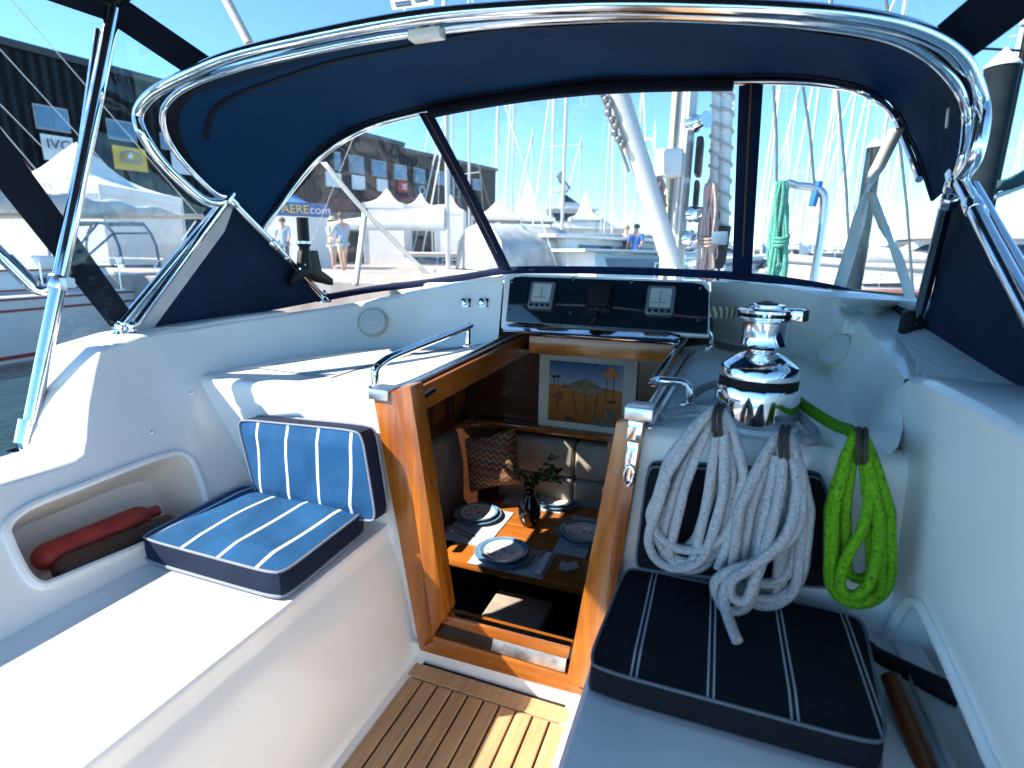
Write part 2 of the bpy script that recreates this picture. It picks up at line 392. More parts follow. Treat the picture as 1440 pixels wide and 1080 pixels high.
ctr = sum(tri, V())/len(tri); inn = SN*-1
mb = MB(); mb.loft([tri, [ctr+(p-ctr)*.97+inn*.03 for p in tri], [ctr+(p-ctr)*.88+inn*.15 for p in tri], [ctr+(p-ctr)*.02+inn*.16 for p in tri]], True)
struct(mb.build('starboard_locker_recess', GEL))
mb = MB(); mb.tube([ctr+(p-ctr)*1.02+SN*.002 for p in tri], .012, 8, True)
struct(mb.build('starboard_locker_rim', GEL))
# rounded top edge, returning forward to the bulkhead
e2 = [sbw(-1.6, 1.03), sbw(0, 1.04)] + tp[::-1] + [onp(1250, 578, SP, SN), onp(1240, 640, SP, SN), sbw(1.46, .5), sbw(1.46, .42)]
rows = []
for i, p in enumerate(e2):
    if i < 6: o = V((1, 0, 0)); u = V((0, 0, 1))
    elif i == 6: o = V((.7, .5, -.1)); u = V((-.05, .2, .6))
    elif i == 7: o = V((.6, .7, 0)); u = V((-.1, .6, .3))
    else: o = V((.4, .9, 0)); u = V((-.2, .3, 0))
    rows.append([p, p+u*.008+o*.006, p+u*.016+o*.022, p+u*.019+o*.05, p+u*.019+o*.10, p+u*.015+o*.22])
mb = MB(); mb.loft(rows); struct(mb.build('starboard_coaming_top', GEL, ang=75))
mb = MB(); a = [(V((.50, -1.6, 1.045)), V((.58, -1.6, 1.03))), (V((.50, 0, 1.055)), V((.58, 0, 1.035))), (at(1440, 612, 'x', .47), at(1440, 588, 'x', .50)), (at(1340, 556, 'x', .48), at(1360, 520, 'x', .55)), (at(1275, 526, 'x', .47), at(1292, 455, 'x', .62)), (at(1215, 450, 'x', .52), at(1240, 428, 'x', .64)), (at(1150, 413, 'y', 2.2), at(1170, 404, 'y', 2.42))]
mb.loft([[p, q, q+V((.75, .05, -.05))] for p, q in a])
struct(mb.build('starboard_side_deck', NONSKID, ang=60))

# starboard seat and bulkhead
mb = MB(); SY = at(812, 1005, 'z', .43).x
prof = [(.52, .43), (.2, .43), (SY+.014, .43), (SY+.004, .428), (SY, .422), (SY-.002, .41), (SY-.002, .385), (SY-.02, .36), (-.27, .03), (-.285, .008), (-.31, .002)]
mb.loft([[(x_, y, z) for x_, z in prof] for y in (-1.6, -.5, .3, 1.0, 1.46)])
struct(mb.build('starboard_seat_moulding', mat('seat_grey', (.62, .64, .65), .45, var=.1, scale=5), ang=28))
mb = MB()
zt = deckz(1.4)
mb.loft([[V((x_, 1.44, zt)), V((x_, 1.415, zt-.002)), V((x_, 1.395, zt-.012)), V((x_, 1.388, zt-.03)), V((x_, 1.388, .30))] for x_ in (-.20, 0, .2, .4, .46)])
struct(mb.build('starboard_bulkhead', GEL, ang=60))
mb = MB(); mb.box((-.86, 1.345, -.03), (-.17, 1.39, .062))
mb.box((-1.0, 1.368, .0), (-.80, 1.40, .6))
struct(mb.build('bulkhead_riser', GEL, bevel=.006))

# forward deck, cabin house top and hull outside the windscreen
mb = MB()
ht = [(-1.35, 2.36), (-1.0, 2.48), (-.6, 2.5), (-.2, 2.48), (.2, 2.38), (.3, 3.3), (.0, 5.6), (-1.1, 5.6), (-1.5, 3.3)]
mb.slab([(x_, y, 1.06 if y > 3 else 1.12) for x_, y in ht][::-1], (0, 0, .05))
struct(mb.build('cabin_house_top', GEL, bevel=.02))
mb = MB(); dk = [(-2.3, 3.1), (-.95, 3.06), (.8, 3.0), (1.35, 3.2), (1.2, 5.5), (.5, 7.6), (-.58, 9.0), (-1.7, 7.6), (-2.4, 5.5)]
mb.slab([(x_, y, .70) for x_, y in dk], (0, 0, .1)); struct(mb.build('foredeck', GEL, bevel=.02))
mb = MB(); hull = [(1.34, -2.0), (1.37, 1), (1.37, 3.2), (1.22, 5.5), (.52, 7.6), (-.58, 9.02), (-1.72, 7.6), (-2.42, 5.5), (-2.45, 3.1)]
mb.loft([[V((x_, y, .76)), V((-.58+(x_+.58)*.95, y*.98, .1)), V((-.58+(x_+.58)*.8, y*.94, -.9))] for x_, y in hull])
struct(mb.build('hull_side', GEL))
# ------------------------------------------------------------------ cabin shell (setting)
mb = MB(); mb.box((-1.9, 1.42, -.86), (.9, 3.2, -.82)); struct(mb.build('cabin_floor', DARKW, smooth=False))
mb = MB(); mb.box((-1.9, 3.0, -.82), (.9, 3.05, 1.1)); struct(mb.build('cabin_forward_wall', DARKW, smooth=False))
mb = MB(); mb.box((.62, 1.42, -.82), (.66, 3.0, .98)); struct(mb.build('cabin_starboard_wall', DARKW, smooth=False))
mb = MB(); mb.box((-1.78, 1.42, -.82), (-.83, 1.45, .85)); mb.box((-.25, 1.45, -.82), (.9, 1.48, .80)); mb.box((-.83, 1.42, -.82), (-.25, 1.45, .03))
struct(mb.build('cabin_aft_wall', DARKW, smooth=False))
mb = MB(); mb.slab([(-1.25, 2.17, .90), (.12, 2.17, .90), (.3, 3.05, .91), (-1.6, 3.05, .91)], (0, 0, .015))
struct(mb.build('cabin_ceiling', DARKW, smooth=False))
# port wall with a long opening added to let sun onto the table
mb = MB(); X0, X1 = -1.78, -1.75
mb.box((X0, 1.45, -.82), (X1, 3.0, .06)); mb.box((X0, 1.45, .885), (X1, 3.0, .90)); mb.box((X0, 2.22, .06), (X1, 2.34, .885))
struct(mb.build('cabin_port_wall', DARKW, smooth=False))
# joinery: panelled lockers along the port side, fiddle rail round the settee
t = thing('wall_locker', 'dark panelled wooden locker on the port side of the cabin', 'locker', (-1.5, 2.3, .4))
mb = MB(); mb.box((-1.52, 2.45, .30), (-1.40, 2.99, .92)); mb.build('carcass', DARKW, t, bevel=.004)
for y0 in (2.47, 2.73):
    mb = MB(); mb.box((-1.40, y0, .36), (-1.385, y0+.23, .80)); d = mb.build('door', DARKW, t, bevel=.004)
    mb = MB(); mb.box((-1.386, y0+.04, .41), (-1.378, y0+.19, .75)); mb.build('panel', wood('locker_panel', (.22, .075, .02), (.13, .042, .012), .3, .4, axis=2), d, bevel=.005)
    mb = MB(); mb.lathe([(.004, 0), (.004, .012), (.012, .016), (.012, .024)], (-1.385, y0+.115, .77), (1, 0, 0), 12); mb.build('knob', STEEL, d)

# settee: U of beige upholstery
BEIGE = canvas('beige_upholstery', (.36, .31, .245), 0, .9, 700)
t = thing('settee', 'beige upholstered settee curving round the cabin dinette', 'settee', (-1, 2.9, -.4))
sb = MB()
sb.box((-1.72, 2.72, -.42), (.1, 2.98, -.28)); sb.build('seat_cushion', BEIGE, t, bevel=.03, seg=3)
x = -1.15
for w in (.47, .47, .47):
    mb = MB(); mb.slab([(x, 2.86, -.25), (x, 2.87, .05), (x, 2.985, .06), (x, 2.985, -.25)], (w-.006, 0, 0)); mb.build('back_cushion', BEIGE, t, bevel=.025, seg=3)
    mb = MB(); mb.slab([(x, 2.87, .062), (x, 2.885, .27), (x, 2.985, .27), (x, 2.985, .062)], (w-.006, 0, 0)); mb.build('back_cushion', BEIGE, t, bevel=.025, seg=3); x += w
for (y0, y1) in ((2.0, 2.45), (2.46, 2.9)):
    mb = MB(); mb.slab([(-1.38, y0, -.25), (-1.38, y0, .05), (-1.42, y0, .26), (-1.52, y0, .27), (-1.52, y0, -.25)], (0, y1-y0, 0)); mb.build('back_cushion', BEIGE, t, bevel=.03, seg=3)
mb = MB(); mb.tube(resample(spl([(-1.47, 1.9, .30), (-1.47, 2.5, .30), (-1.42, 2.8, .30), (-1.2, 2.93, .30), (-.7, 2.94, .30), (.2, 2.94, .30)], 6), 30), .018, 8)
mb.box((-1.3, 2.90, .30), (.25, 2.99, .33)); mb.build('fiddle_rail', VARN_X, t, bevel=.003)

# table with laid places
ZT = -.10
FL, BL = at(618, 783, 'z', ZT), at(706, 684, 'z', ZT); FR = at(836, 843, 'z', ZT)
x0, x1, y0, y1 = FL.x, FR.x, FL.y, BL.y
t = thing('dinette_table', 'varnished wooden dinette table laid for four in the cabin', 'table', ((x0+x1)/2, (y0+y1)/2, -.82))
def edge_slab(mb, r, z0, z1, ix=0):
    pts = [(x0+ix+px_, y0+ix+py_, z0) for px_, py_ in rrect(x1-x0-2*ix, y1-y0-2*ix, r, 6)]; mb.slab(pts, (0, 0, z1-z0))
mb = MB(); edge_slab(mb, .07, ZT-.035, ZT); mb.build('tabletop', TABLEW, t, bevel=.006)
mb = MB()
mb.box((x0+.06, (y0+y1)/2+.0, ZT), (x1-.06, (y0+y1)/2+.004, ZT+.0015)); mb.box(((x0+x1)/2+.05, y0+.02, ZT), ((x0+x1)/2+.053, y1-.02, ZT+.0015)); mb.build('inlay_line', wood('inlay', (.62, .33, .10), (.5, .22, .05), .2, .5), t, smooth=False)
mb = MB(); mb.box((x0+.25, y0+.3, -.82), (x0+.37, y0+.42, ZT-.035)); mb.build('pedestal', DARKW, t, bevel=.01)
ZP = ZT+.003
MATW = mat('placemat_cloth', (.50, .55, .60), .85, var=.12, scale=40, bump=.4, bscale=300)
def plate_mat():
    m, nt, b, L = nodes('blue_rim_china'); setc(b, (.8, .8, .78), .15, 0, .4)
    tc = nt.nodes.new('ShaderNodeTexCoord'); sp = nt.nodes.new('ShaderNodeVectorMath'); sp.operation = 'MULTIPLY'; sp.inputs[1].default_value = (1, 1, 0)
    L(tc.outputs['Object'], sp.inputs[0]); ln = nt.nodes.new('ShaderNodeVectorMath'); ln.operation = 'LENGTH'; L(sp.outputs[0], ln.inputs[0])
    nz = nt.nodes.new('ShaderNodeTexNoise'); nz.inputs['Scale'].default_value = 26; nz.inputs['Detail'].default_value = 1.5; L(tc.outputs['Object'], nz.inputs['Vector'])
    r1 = nt.nodes.new('ShaderNodeValToRGB'); r1.color_ramp.interpolation = 'CONSTANT'
    e = r1.color_ramp.elements; e[0].position = 0; e[0].color = (0, 0, 0, 1); e[1].position = .485; e[1].color = (1, 1, 1, 1); x_ = e.new(.525); x_.color = (0, 0, 0, 1)
    L(nz.outputs['Fac'], r1.inputs['Fac'])
    g = nt.nodes.new('ShaderNodeMath'); g.operation = 'LESS_THAN'; g.inputs[1].default_value = .082; L(ln.outputs['Value'], g.inputs[0])
    mu = nt.nodes.new('ShaderNodeMath'); mu.operation = 'MULTIPLY'; L(r1.outputs['Color'], mu.inputs[0]); L(g.outputs[0], mu.inputs[1])
    mxa = nt.nodes.new('ShaderNodeMix'); mxa.data_type = 'RGBA'; mxa.inputs['A'].default_value = (.80, .79, .75, 1); mxa.inputs['B'].default_value = (.22, .27, .33, 1); L(mu.outputs[0], mxa.inputs['Factor'])
    r2 = nt.nodes.new('ShaderNodeValToRGB'); e = r2.color_ramp.elements; e[0].position = .092; e[0].color = (0, 0, 0, 1); e[1].position = .098; e[1].color = (1, 1, 1, 1); x_ = e.new(.112); x_.color = (.8, .8, .8, 1)
    L(ln.outputs['Value'], r2.inputs['Fac'])
    mxb = nt.nodes.new('ShaderNodeMix'); mxb.data_type = 'RGBA'; mxb.inputs['B'].default_value = (.03, .20, .38, 1); L(r2.outputs['Color'], mxb.inputs['Factor']); L(mxa.outputs['Result'], mxb.inputs['A'])
    L(mxb.outputs['Result'], b.inputs['Base Color']); return m
CHINA = plate_mat()
def placemat(q, label):
    mb = MB(); p = [at(px_, py_, 'z', ZP) for px_, py_ in q]
    xs = sorted(v.x for v in p); ys_ = sorted(v.y for v in p); a, b, c, d = (xs[0]+xs[1])/2, (xs[2]+xs[3])/2, (ys_[0]+ys_[1])/2, (ys_[2]+ys_[3])/2
    mb.slab([(a, c, ZP-.002), (b, c, ZP-.002), (b, d, ZP-.002), (a, d, ZP-.002)], (0, 0, .003))
    return tag(mb.build('placemat', MATW, smooth=False), label, 'placemat', 'placemats on the cabin table'), (a, b, c, d)
def plate(px_, py_, r, label):
    p = at(px_, py_, 'z', ZP+.012); t = thing('dinner_plate', label, 'plate', (p.x, p.y, ZP+.001), 'plates on the cabin table')
    prof = [(r*.6, 0), (r*.62, .004), (r*.98, .015), (r, .017), (r*.985, .019), (r*.72, .010), (r*.6, .007), (.001, .007)]
    mb = MB(); mb.lathe(prof, (0, 0, 0), n=48, capt=False); o = mb.build('charger_plate', CHINA, None); o.parent = t
    mb = MB(); mb.lathe([(a*.84, h+.012) for a, h in prof], (0, 0, 0), n=48, capt=False); o = mb.build('side_plate', CHINA, None); o.parent = t
    return t
def cutlery(px_, py_, rot, label):
    p = at(px_, py_, 'z', ZP); g = V((math.cos(rot), math.sin(rot), 0)); s = V((-g.y, g.x, 0)); out = []
    def strip_(pts, w): # thin bar with varying width
        mb = MB(); mb.loft([[p+s*(o-wi)+g*l+V((0, 0, .002)), p+s*(o-wi*.6)+g*l+V((0, 0, .005)), p+s*(o+wi*.6)+g*l+V((0, 0, .005)), p+s*(o+wi)+g*l+V((0, 0, .002))] for l, wi, o in pts]); return mb
    o = strip_([(-.09, .004, .02), (-.03, .004, .02), (.02, .003, .02), (.035, .009, .02), (.05, .011, .02)], 0)
    for k in (-1, 0, 1): o.tube([p+s*(.02+k*.008)+g*.05+V((0, 0, .004)), p+s*(.02+k*.008)+g*.09+V((0, 0, .005))], .0022, 6)
    tag(o.build('fork', CHROME), 'steel fork '+label, 'fork', 'forks on the cabin table')
    o = strip_([(-.09, .005, -.012), (-.01, .005, -.012), (0, .004, -.012), (.02, .008, -.012), (.08, .008, -.012), (.1, .002, -.008)], 0)
    tag(o.build('knife', CHROME), 'steel knife '+label, 'knife', 'knives on the cabin table')
P1 = placemat([(656, 790), (681, 765), (787, 771), (762, 816)], 'pale placemat under the plate at the sunlit front of the table')
P2 = placemat([(706, 700), (735, 681), (812, 697), (775, 728)], 'placemat at the far sunlit side of the table')
P3 = placemat([(622, 760), (655, 712), (722, 718), (688, 768)], 'shaded placemat at the port end of the table')
P4 = placemat([(775, 770), (812, 722), (845, 735), (820, 790)], 'placemat at the starboard end of the table, half hidden by the post')
plate(708, 777, .140, 'blue-rimmed plates stacked at the sunlit front of the table')
plate(782, 703, .138, 'blue-rimmed plates at the far side behind the vase')
plate(672, 723, .132, 'plates in shadow at the port end of the table')
plate(820, 750, .138, 'plates half in shadow beside the starboard post')
cutlery(752, 783, R(78), 'beside the front plate in the sun')
cutlery(648, 748, R(160), 'beside the shaded port plate')
mb = MB(); a, b, c, d = P1[1]
mb.slab([(b-.045, c+.01, ZP+.002), (b-.012, c+.02, ZP+.002), (b-.012, d-.02, ZP+.002), (b-.045, d-.03, ZP+.002)], (0, 0, .012))
tag(mb.build('folded_napkin', mat('napkin_white', (.78, .77, .74), .9, var=.15, scale=30, bump=.5, bscale=60), bevel=.004), 'white folded napkin on the front placemat beside the cutlery', 'napkin')
mb = MB(); mb.slab([tuple(at(px_, py_, 'z', ZP)) for px_, py_ in ((785, 800), (797, 804), (815, 799), (810, 790), (798, 794), (790, 789))], (0, 0, .006))
tag(mb.build('paper_slip', mat('grey_paper', (.5, .48, .45), .8)), 'small folded slip of paper on the table by the starboard post', 'paper')
# vase with sprig
vb = at(744, 738, 'z', ZT)
t = thing('flower_vase', 'dark glazed vase with green leafy sprigs on the cabin table', 'vase', vb)
mb = MB(); mb.lathe([(.035, 0), (.05, .02), (.062, .07), (.058, .12), (.035, .16), (.024, .18), (.026, .20), (.02, .20), (.018, .17)], vb, n=28, capt=False); mb.build('vase_body', mat('dark_glaze', (.012, .010, .012), .06, coat=.5), t)
LEAF = mat('leaf_green', (.05, .10, .025), .45, var=.5, scale=25); rnd = random.Random(5)
stems = MB(); leaves = MB()
for k in range(7):
    a = rnd.uniform(0, 6.28); q = rnd.uniform(.08, .16); tip = vb+V((math.cos(a)*q*.8+.03, math.sin(a)*q*.7, .25+rnd.uniform(0, .12)))
    pts = spl([vb+V((0, 0, .15)), vb+V((0, 0, .21))+(tip-vb)*.1, tip], 5); stems.tube(pts, .0025, 6)
    for j in range(4, len(pts)):
        for s_ in (-1, 1):
            a2 = a+s_*rnd.uniform(.6, 1.4); d = V((math.cos(a2), math.sin(a2), rnd.uniform(-.1, .5))).normalized(); n_ = d.cross(V((0, 0, 1))).normalized(); l = rnd.uniform(.035, .06)
            p = pts[j]; up = n_.cross(d)*.008
            leaves.add([p, p+d*l*.35+n_*l*.25+up, p+d*l*.75+n_*l*.17+up, p+d*l, p+d*l*.75-n_*l*.17+up, p+d*l*.35-n_*l*.25+up, p+d*l*.5], [(0, 1, 6), (1, 2, 6), (2, 3, 6), (3, 4, 6), (4, 5, 6), (5, 0, 6)])
stems.build('stems', LEAF, t); leaves.build('leaves', LEAF, t)
# zigzag pillow
def pillow(o, ux, uy, thick, n=14):
    o, ux, uy = V(o), V(ux), V(uy); nz_ = ux.cross(uy).normalized(); top_, bot = [], []
    for i in range(n+1):
        rt, rb = [], []
        for j in range(n+1):
            u, v = i/n, j/n; a, b = 2*u-1, 2*v-1
            pin = 1-.10*(1-abs(a))*(abs(b)**4) ; pin2 = 1-.10*(1-abs(b))*(abs(a)**4)
            h = thick*((1-a**4)*(1-b**4))**.55
            p = o+ux*(a*pin2*.5+.5)+uy*(b*pin*.5+.5); rt.append(p+nz_*h); rb.append(p-nz_*h)
        top_.append(rt); bot.append(rb)
    return MB().loft(top_).loft([r[::-1] for r in bot])
def zigzag():
    m, nt, b, L = nodes('zigzag_knit'); setc(b, (.4, .2, .1), .9)
    tc = nt.nodes.new('ShaderNodeTexCoord'); sp = nt.nodes.new('ShaderNodeSeparateXYZ'); L(tc.outputs['Object'], sp.inputs[0])
    def ma(op, a, v=None):
        q = nt.nodes.new('ShaderNodeMath'); q.operation = op
        L(a, q.inputs[0])
        if v is not None:
            if isinstance(v, (int, float)): q.inputs[1].default_value = v
            else: L(v, q.inputs[1])
        return q.outputs[0]
    pp = ma('PINGPONG', ma('MULTIPLY', sp.outputs['X'], 1.0), .022); z = ma('ADD', sp.outputs['Z'], ma('MULTIPLY', pp, 1.0))
    fr = ma('FRACT', ma('MULTIPLY', z, 7.5))
    rp = nt.nodes.new('ShaderNodeValToRGB'); e = rp.color_ramp.elements; rp.color_ramp.interpolation = 'CONSTANT'
    cols = [(.13, .05, .04), (.34, .19, .08), (.09, .04, .05), (.38, .25, .12), (.18, .07, .04), (.40, .20, .07), (.11, .05, .07), (.30, .14, .07), (.22, .09, .05)]
    e[0].color = (*cols[0], 1); e[1].position = 1/9; e[1].color = (*cols[1], 1)
    for i in range(2, 9): x_ = e.new(i/9); x_.color = (*cols[i], 1)
    L(fr, rp.inputs['Fac']); L(rp.outputs['Color'], b.inputs['Base Color'])
    nz = nt.nodes.new('ShaderNodeTexNoise'); nz.inputs['Scale'].default_value = 250; L(tc.outputs['Object'], nz.inputs['Vector'])
    bp = nt.nodes.new('ShaderNodeBump'); bp.inputs['Strength'].default_value = .6; bp.inputs['Distance'].default_value = .004; L(nz.outputs['Fac'], bp.inputs['Height']); L(bp.outputs['Normal'], b.inputs['Normal'])
    return m
a = at(660, 695, 'y', 2.70); b = at(735, 682, 'y', 2.70); c = at(652, 615, 'y', 2.80)
mb = pillow(a, b-a, (c-a), .07)
tag(mb.build('throw_pillow', zigzag(), sub=1), 'zigzag striped brown and orange pillow leaning in the settee corner', 'pillow')
# stool cushion in front of the table
q = [at(*p, 'z', -.30) for p in ((672, 870), (700, 830), (776, 845), (758, 890))]
xs = [v.x for v in q]; ys_ = [v.y for v in q]
t = thing('cabin_stool', 'low wooden stool with a beige cushion in front of the table', 'stool', (sum(xs)/4, sum(ys_)/4, -.82))
X0, X1, Y0, Y1 = min(xs), max(xs), min(ys_)-.05, max(ys_)
mb = MB(); mb.box((X0, Y0, -.36), (X1, Y1, -.30)); mb.build('seat_cushion', BEIGE, t, bevel=.015, seg=3)
mb = MB(); mb.box((X0+.01, Y0+.01, -.82), (X1-.01, Y1-.01, -.36)); mb.build('box_base', DARKW, t, bevel=.004)

# framed print on the forward bulkhead
YP = 2.965
ptl, ptr, pbl = at(759, 494, 'y', YP), at(898, 502, 'y', YP), at(761, 600, 'y', YP)
w, h = (ptr.x-ptl.x), (ptl.z-pbl.z); ox, oz = ptl.x, pbl.z
t = thing('framed_print', 'white framed print of a striped fish over an orange desert on the cabin wall', 'picture', (ox+w/2, YP, oz))
mb = MB(); mb.box((ox, YP, oz), (ox+w, YP+.03, oz+h)); mb.build('mount', mat('mount_white', (.74, .68, .60), .6), t, bevel=.004)
def art(pts, m, name, lift=.002):
    mb = MB(); mb.slab([(ox+u*w, YP-lift, oz+v*h) for u, v in pts], (0, .001, 0)); return mb.build(name, m, t, smooth=False)
def grad(name, c1, c2, z0, z1):
    m, nt, b, L = nodes(name); setc(b, c1, .25, coat=.3)
    tc = nt.nodes.new('ShaderNodeTexCoord'); sp = nt.nodes.new('ShaderNodeSeparateXYZ'); L(tc.outputs['Object'], sp.inputs[0])
    mr = nt.nodes.new('ShaderNodeMapRange'); mr.inputs['From Min'].default_value = z0; mr.inputs['From Max'].default_value = z1; L(sp.outputs['Z'], mr.inputs['Value'])
    nz = nt.nodes.new('ShaderNodeTexNoise'); nz.inputs['Scale'].default_value = 30; L(tc.outputs['Object'], nz.inputs['Vector'])
    ad = nt.nodes.new('ShaderNodeMath'); ad.operation = 'MULTIPLY_ADD'; ad.inputs[1].default_value = .25; L(nz.outputs['Fac'], ad.inputs[0]); L(mr.outputs[0], ad.inputs[2])
    rp = nt.nodes.new('ShaderNodeValToRGB'); rp.color_ramp.elements[0].color = (*c1, 1); rp.color_ramp.elements[1].color = (*c2, 1); L(ad.outputs[0], rp.inputs['Fac']); L(rp.outputs['Color'], b.inputs['Base Color']); return m
art([(.11, .56), (.87, .56), (.87, .90), (.11, .90)], grad('print_sky', (.50, .58, .62), (.03, .12, .34), oz+.55*h, oz+.95*h), 'printed_sky')
art([(.11, .11), (.87, .11), (.87, .58), (.55, .61), (.4, .60), (.11, .59)], grad('print_sand', (.26, .085, .02), (.52, .20, .05), oz+.1*h, oz+.6*h), 'printed_desert', .0035)
INK = mat('print_ink', (.05, .025, .02), .4); FISH = mat('print_fish', (.20, .15, .11), .4, var=.5, scale=60); ORG = mat('print_orange', (.75, .22, .03), .4, var=.5, scale=80)
fish = [(.245, .635), (.29, .60), (.33, .605), (.37, .64), (.43, .668), (.47, .69), (.53, .685), (.58, .655), (.64, .61), (.705, .575), (.69, .55), (.62, .515), (.53, .49), (.44, .50), (.37, .53), (.33, .56), (.29, .565), (.25, .525), (.265, .58)]
art(fish, FISH, 'printed_fish', .005); art([(.34, .585), (.42, .60), (.53, .61), (.62, .58), (.69, .56), (.62, .525), (.53, .50), (.44, .51), (.37, .54)], mat('print_belly', (.33, .21, .12), .4, var=.4, scale=90), 'printed_belly', .0058); art([(.13, .50), (.17, .46), (.20, .49), (.22, .52), (.25, .485), (.285, .44), (.26, .40), (.235, .385), (.22, .355), (.20, .39), (.17, .42), (.135, .41), (.15, .455)], mat('print_red', (.3, .07, .03), .5, var=.4, scale=70), 'printed_fish', .005)
art([(.14, .70), (.22, .72), (.24, .69), (.15, .67)], INK, 'printed_fish', .005)
for (u0, v0, u1, v1) in ((.36, .52, .42, .2), (.5, .5, .51, .22), (.62, .53, .60, .18), (.20, .38, .22, .22), (.71, .75, .71, .40), (.78, .75, .78, .42), (.17, .68, .17, .58), (.21, .68, .21, .58)):
    mb = MB(); mb.tube([(ox+u0*w, YP-.0045, oz+v0*h), (ox+u1*w, YP-.0045, oz+v1*h)], .0022, 5); mb.build('printed_stalk', INK, t)
for (u, v, r_) in ((.70, .79, .03), (.745, .83, .032), (.79, .79, .03), (.755, .755, .03), (.72, .755, .024), (.80, .75, .022)):
    art([(u+r_*math.cos(a*.7)*(.8+.3*(a % 2)), v+r_*1.3*math.sin(a*.7)*(.8+.3*(a % 2))) for a in range(9)], ORG, 'printed_flower', .005+u*.001)
for (u, v, a_, b_) in ((.34, .16, .05, .025), (.76, .28, .07, .07), (.70, .15, .12, .05), (.77, .43, .05, .02)):
    art([(u+a_*math.cos(k*.52), v+b_*math.sin(k*.52)) for k in range(12)], FISH if a_ > .06 else INK, 'printed_stone', .0045+u*.001)
# ------------------------------------------------------------------ companionway woodwork
YF = 1.335
t = thing('companionway_frame', 'varnished mahogany frame around the open companionway', 'door frame', (-.55, YF, .05))
def fz(px_, py_, y=YF): return at(px_, py_, 'y', y)
# port post: wide outer board, raised inner board
o = [fz(524, 560), fz(558, 549), fz(612, 905), fz(589, 914)]
mb = MB(); mb.slab(o, (0, .055, 0)); mb.build('post', VARN_Z, t, bevel=.006)
i_ = [at(556, 547, 'y', YF-.016), at(577, 543, 'y', YF-.016), at(626, 868, 'y', YF-.016), at(608, 895, 'y', YF-.016)]
mb = MB(); mb.slab(i_, (0, .075, 0)); mb.build('inner_post', VARN_Z, t, bevel=.006)
o = [fz(866, 593), fz(908, 588), fz(843, 975), fz(795, 962)]
mb = MB(); mb.slab(o, (0, .055, 0)); mb.build('post', VARN_Z, t, bevel=.006)
# sill: lower board, step recess, upper board
o = [fz(589, 914.5), fz(592, 872), fz(800, 931), fz(838, 985), fz(829, 989)]
mb = MB(); mb.slab([fz(589, 915), fz(604, 893), fz(797, 951), fz(832, 983)], (0, .05, 0)); mb.build('sill_board', VARN_X, t, bevel=.005)
mb = MB(); mb.slab([fz(618, 868, 1.35), fz(627, 866, 1.35), fz(802, 913, 1.35), fz(798, 928, 1.35), fz(618, 878, 1.35)], (0, .045, 0)); s = mb.build('upper_sill', VARN_X, t, bevel=.003)
a, b = at(626, 862, 'y', 1.365), at(802, 908, 'y', 1.365)
mb = MB(); mb.obox(a+V((0, -.01, 0)), b-a, (0, .022, 0), (0, 0, .004)); mb.build('edge_strip', CHROME, s)
mb = MB(); q = [at(620, 872, 'y', 1.352), at(799, 925, 'y', 1.352)]; ql = [at(614, 893, 'y', 1.34), at(796, 947, 'y', 1.34)]
mid = lambda u, k: (q if k else ql)[0].lerp((q if k else ql)[1], u)
mb = MB(); mb.slab([mid(.012, 0), mid(.43, 0), mid(.43, 1), mid(.012, 1)], (0, .006, .002)); mb.build('sill_plate', mat('plate_painted_shade', (.03, .018, .014), .35, spec=.2), t, bevel=.002)  # shaded half of the step plate: shade and brown reflection put into its colour
mb = MB(); mb.slab([mid(.435, 0), mid(.99, 0), mid(.99, 1), mid(.435, 1)], (0, .006, .002)); mb.build('step_plate', SCUFF, t, bevel=.002)
# hatch side fascias and forward header
A1, A2 = at(578, 551, 'z', deckz(1.40)+.004), at(744, 470, 'z', .965)
dn = V((0, 0, -.085))
mb = MB(); mb.slab([A1, A2, A2+dn, A1+dn], (-.03, 0, 0)); mb.build('side_fascia', VARN_Y, t, bevel=.003)
B1, B2 = V((-.175, 1.40, deckz(1.4))), V((-.105, 2.10, .965))
mb = MB(); mb.slab([B1, B2, B2+dn, B1+dn], (.03, 0, 0)); mb.build('side_fascia', VARN_Y, t, bevel=.003)
h = [at(744, 472, 'y', 2.11), at(956, 484, 'y', 2.11), at(955, 510, 'y', 2.11), at(744, 496, 'y', 2.11)]
mb = MB(); mb.slab(h, (0, .03, 0)); mb.build('header_beam', VARN_X, t, bevel=.003)
# steel runners on top of the rails
mb = MB(); mb.obox(A1+V((-.045, -.02, .003)), A2-A1+V((0, .03, 0)), (.022, 0, 0), (0, 0, .008)); mb.build('hatch_runner', STEEL, t, bevel=.002)
mb = MB(); mb.obox(B1+V((.004, -.05, .003)), B2-B1+V((0, .05, 0)), (.022, 0, 0), (0, 0, .010)); mb.build('hatch_runner', STEEL, t, bevel=.002)
mb = MB(); mb.obox(B1+V((.038, -.04, .003)), B2-B1+V((0, .05, 0)), (.012, 0, 0), (0, 0, .006)); mb.build('hatch_runner', STEEL, t, bevel=.002)
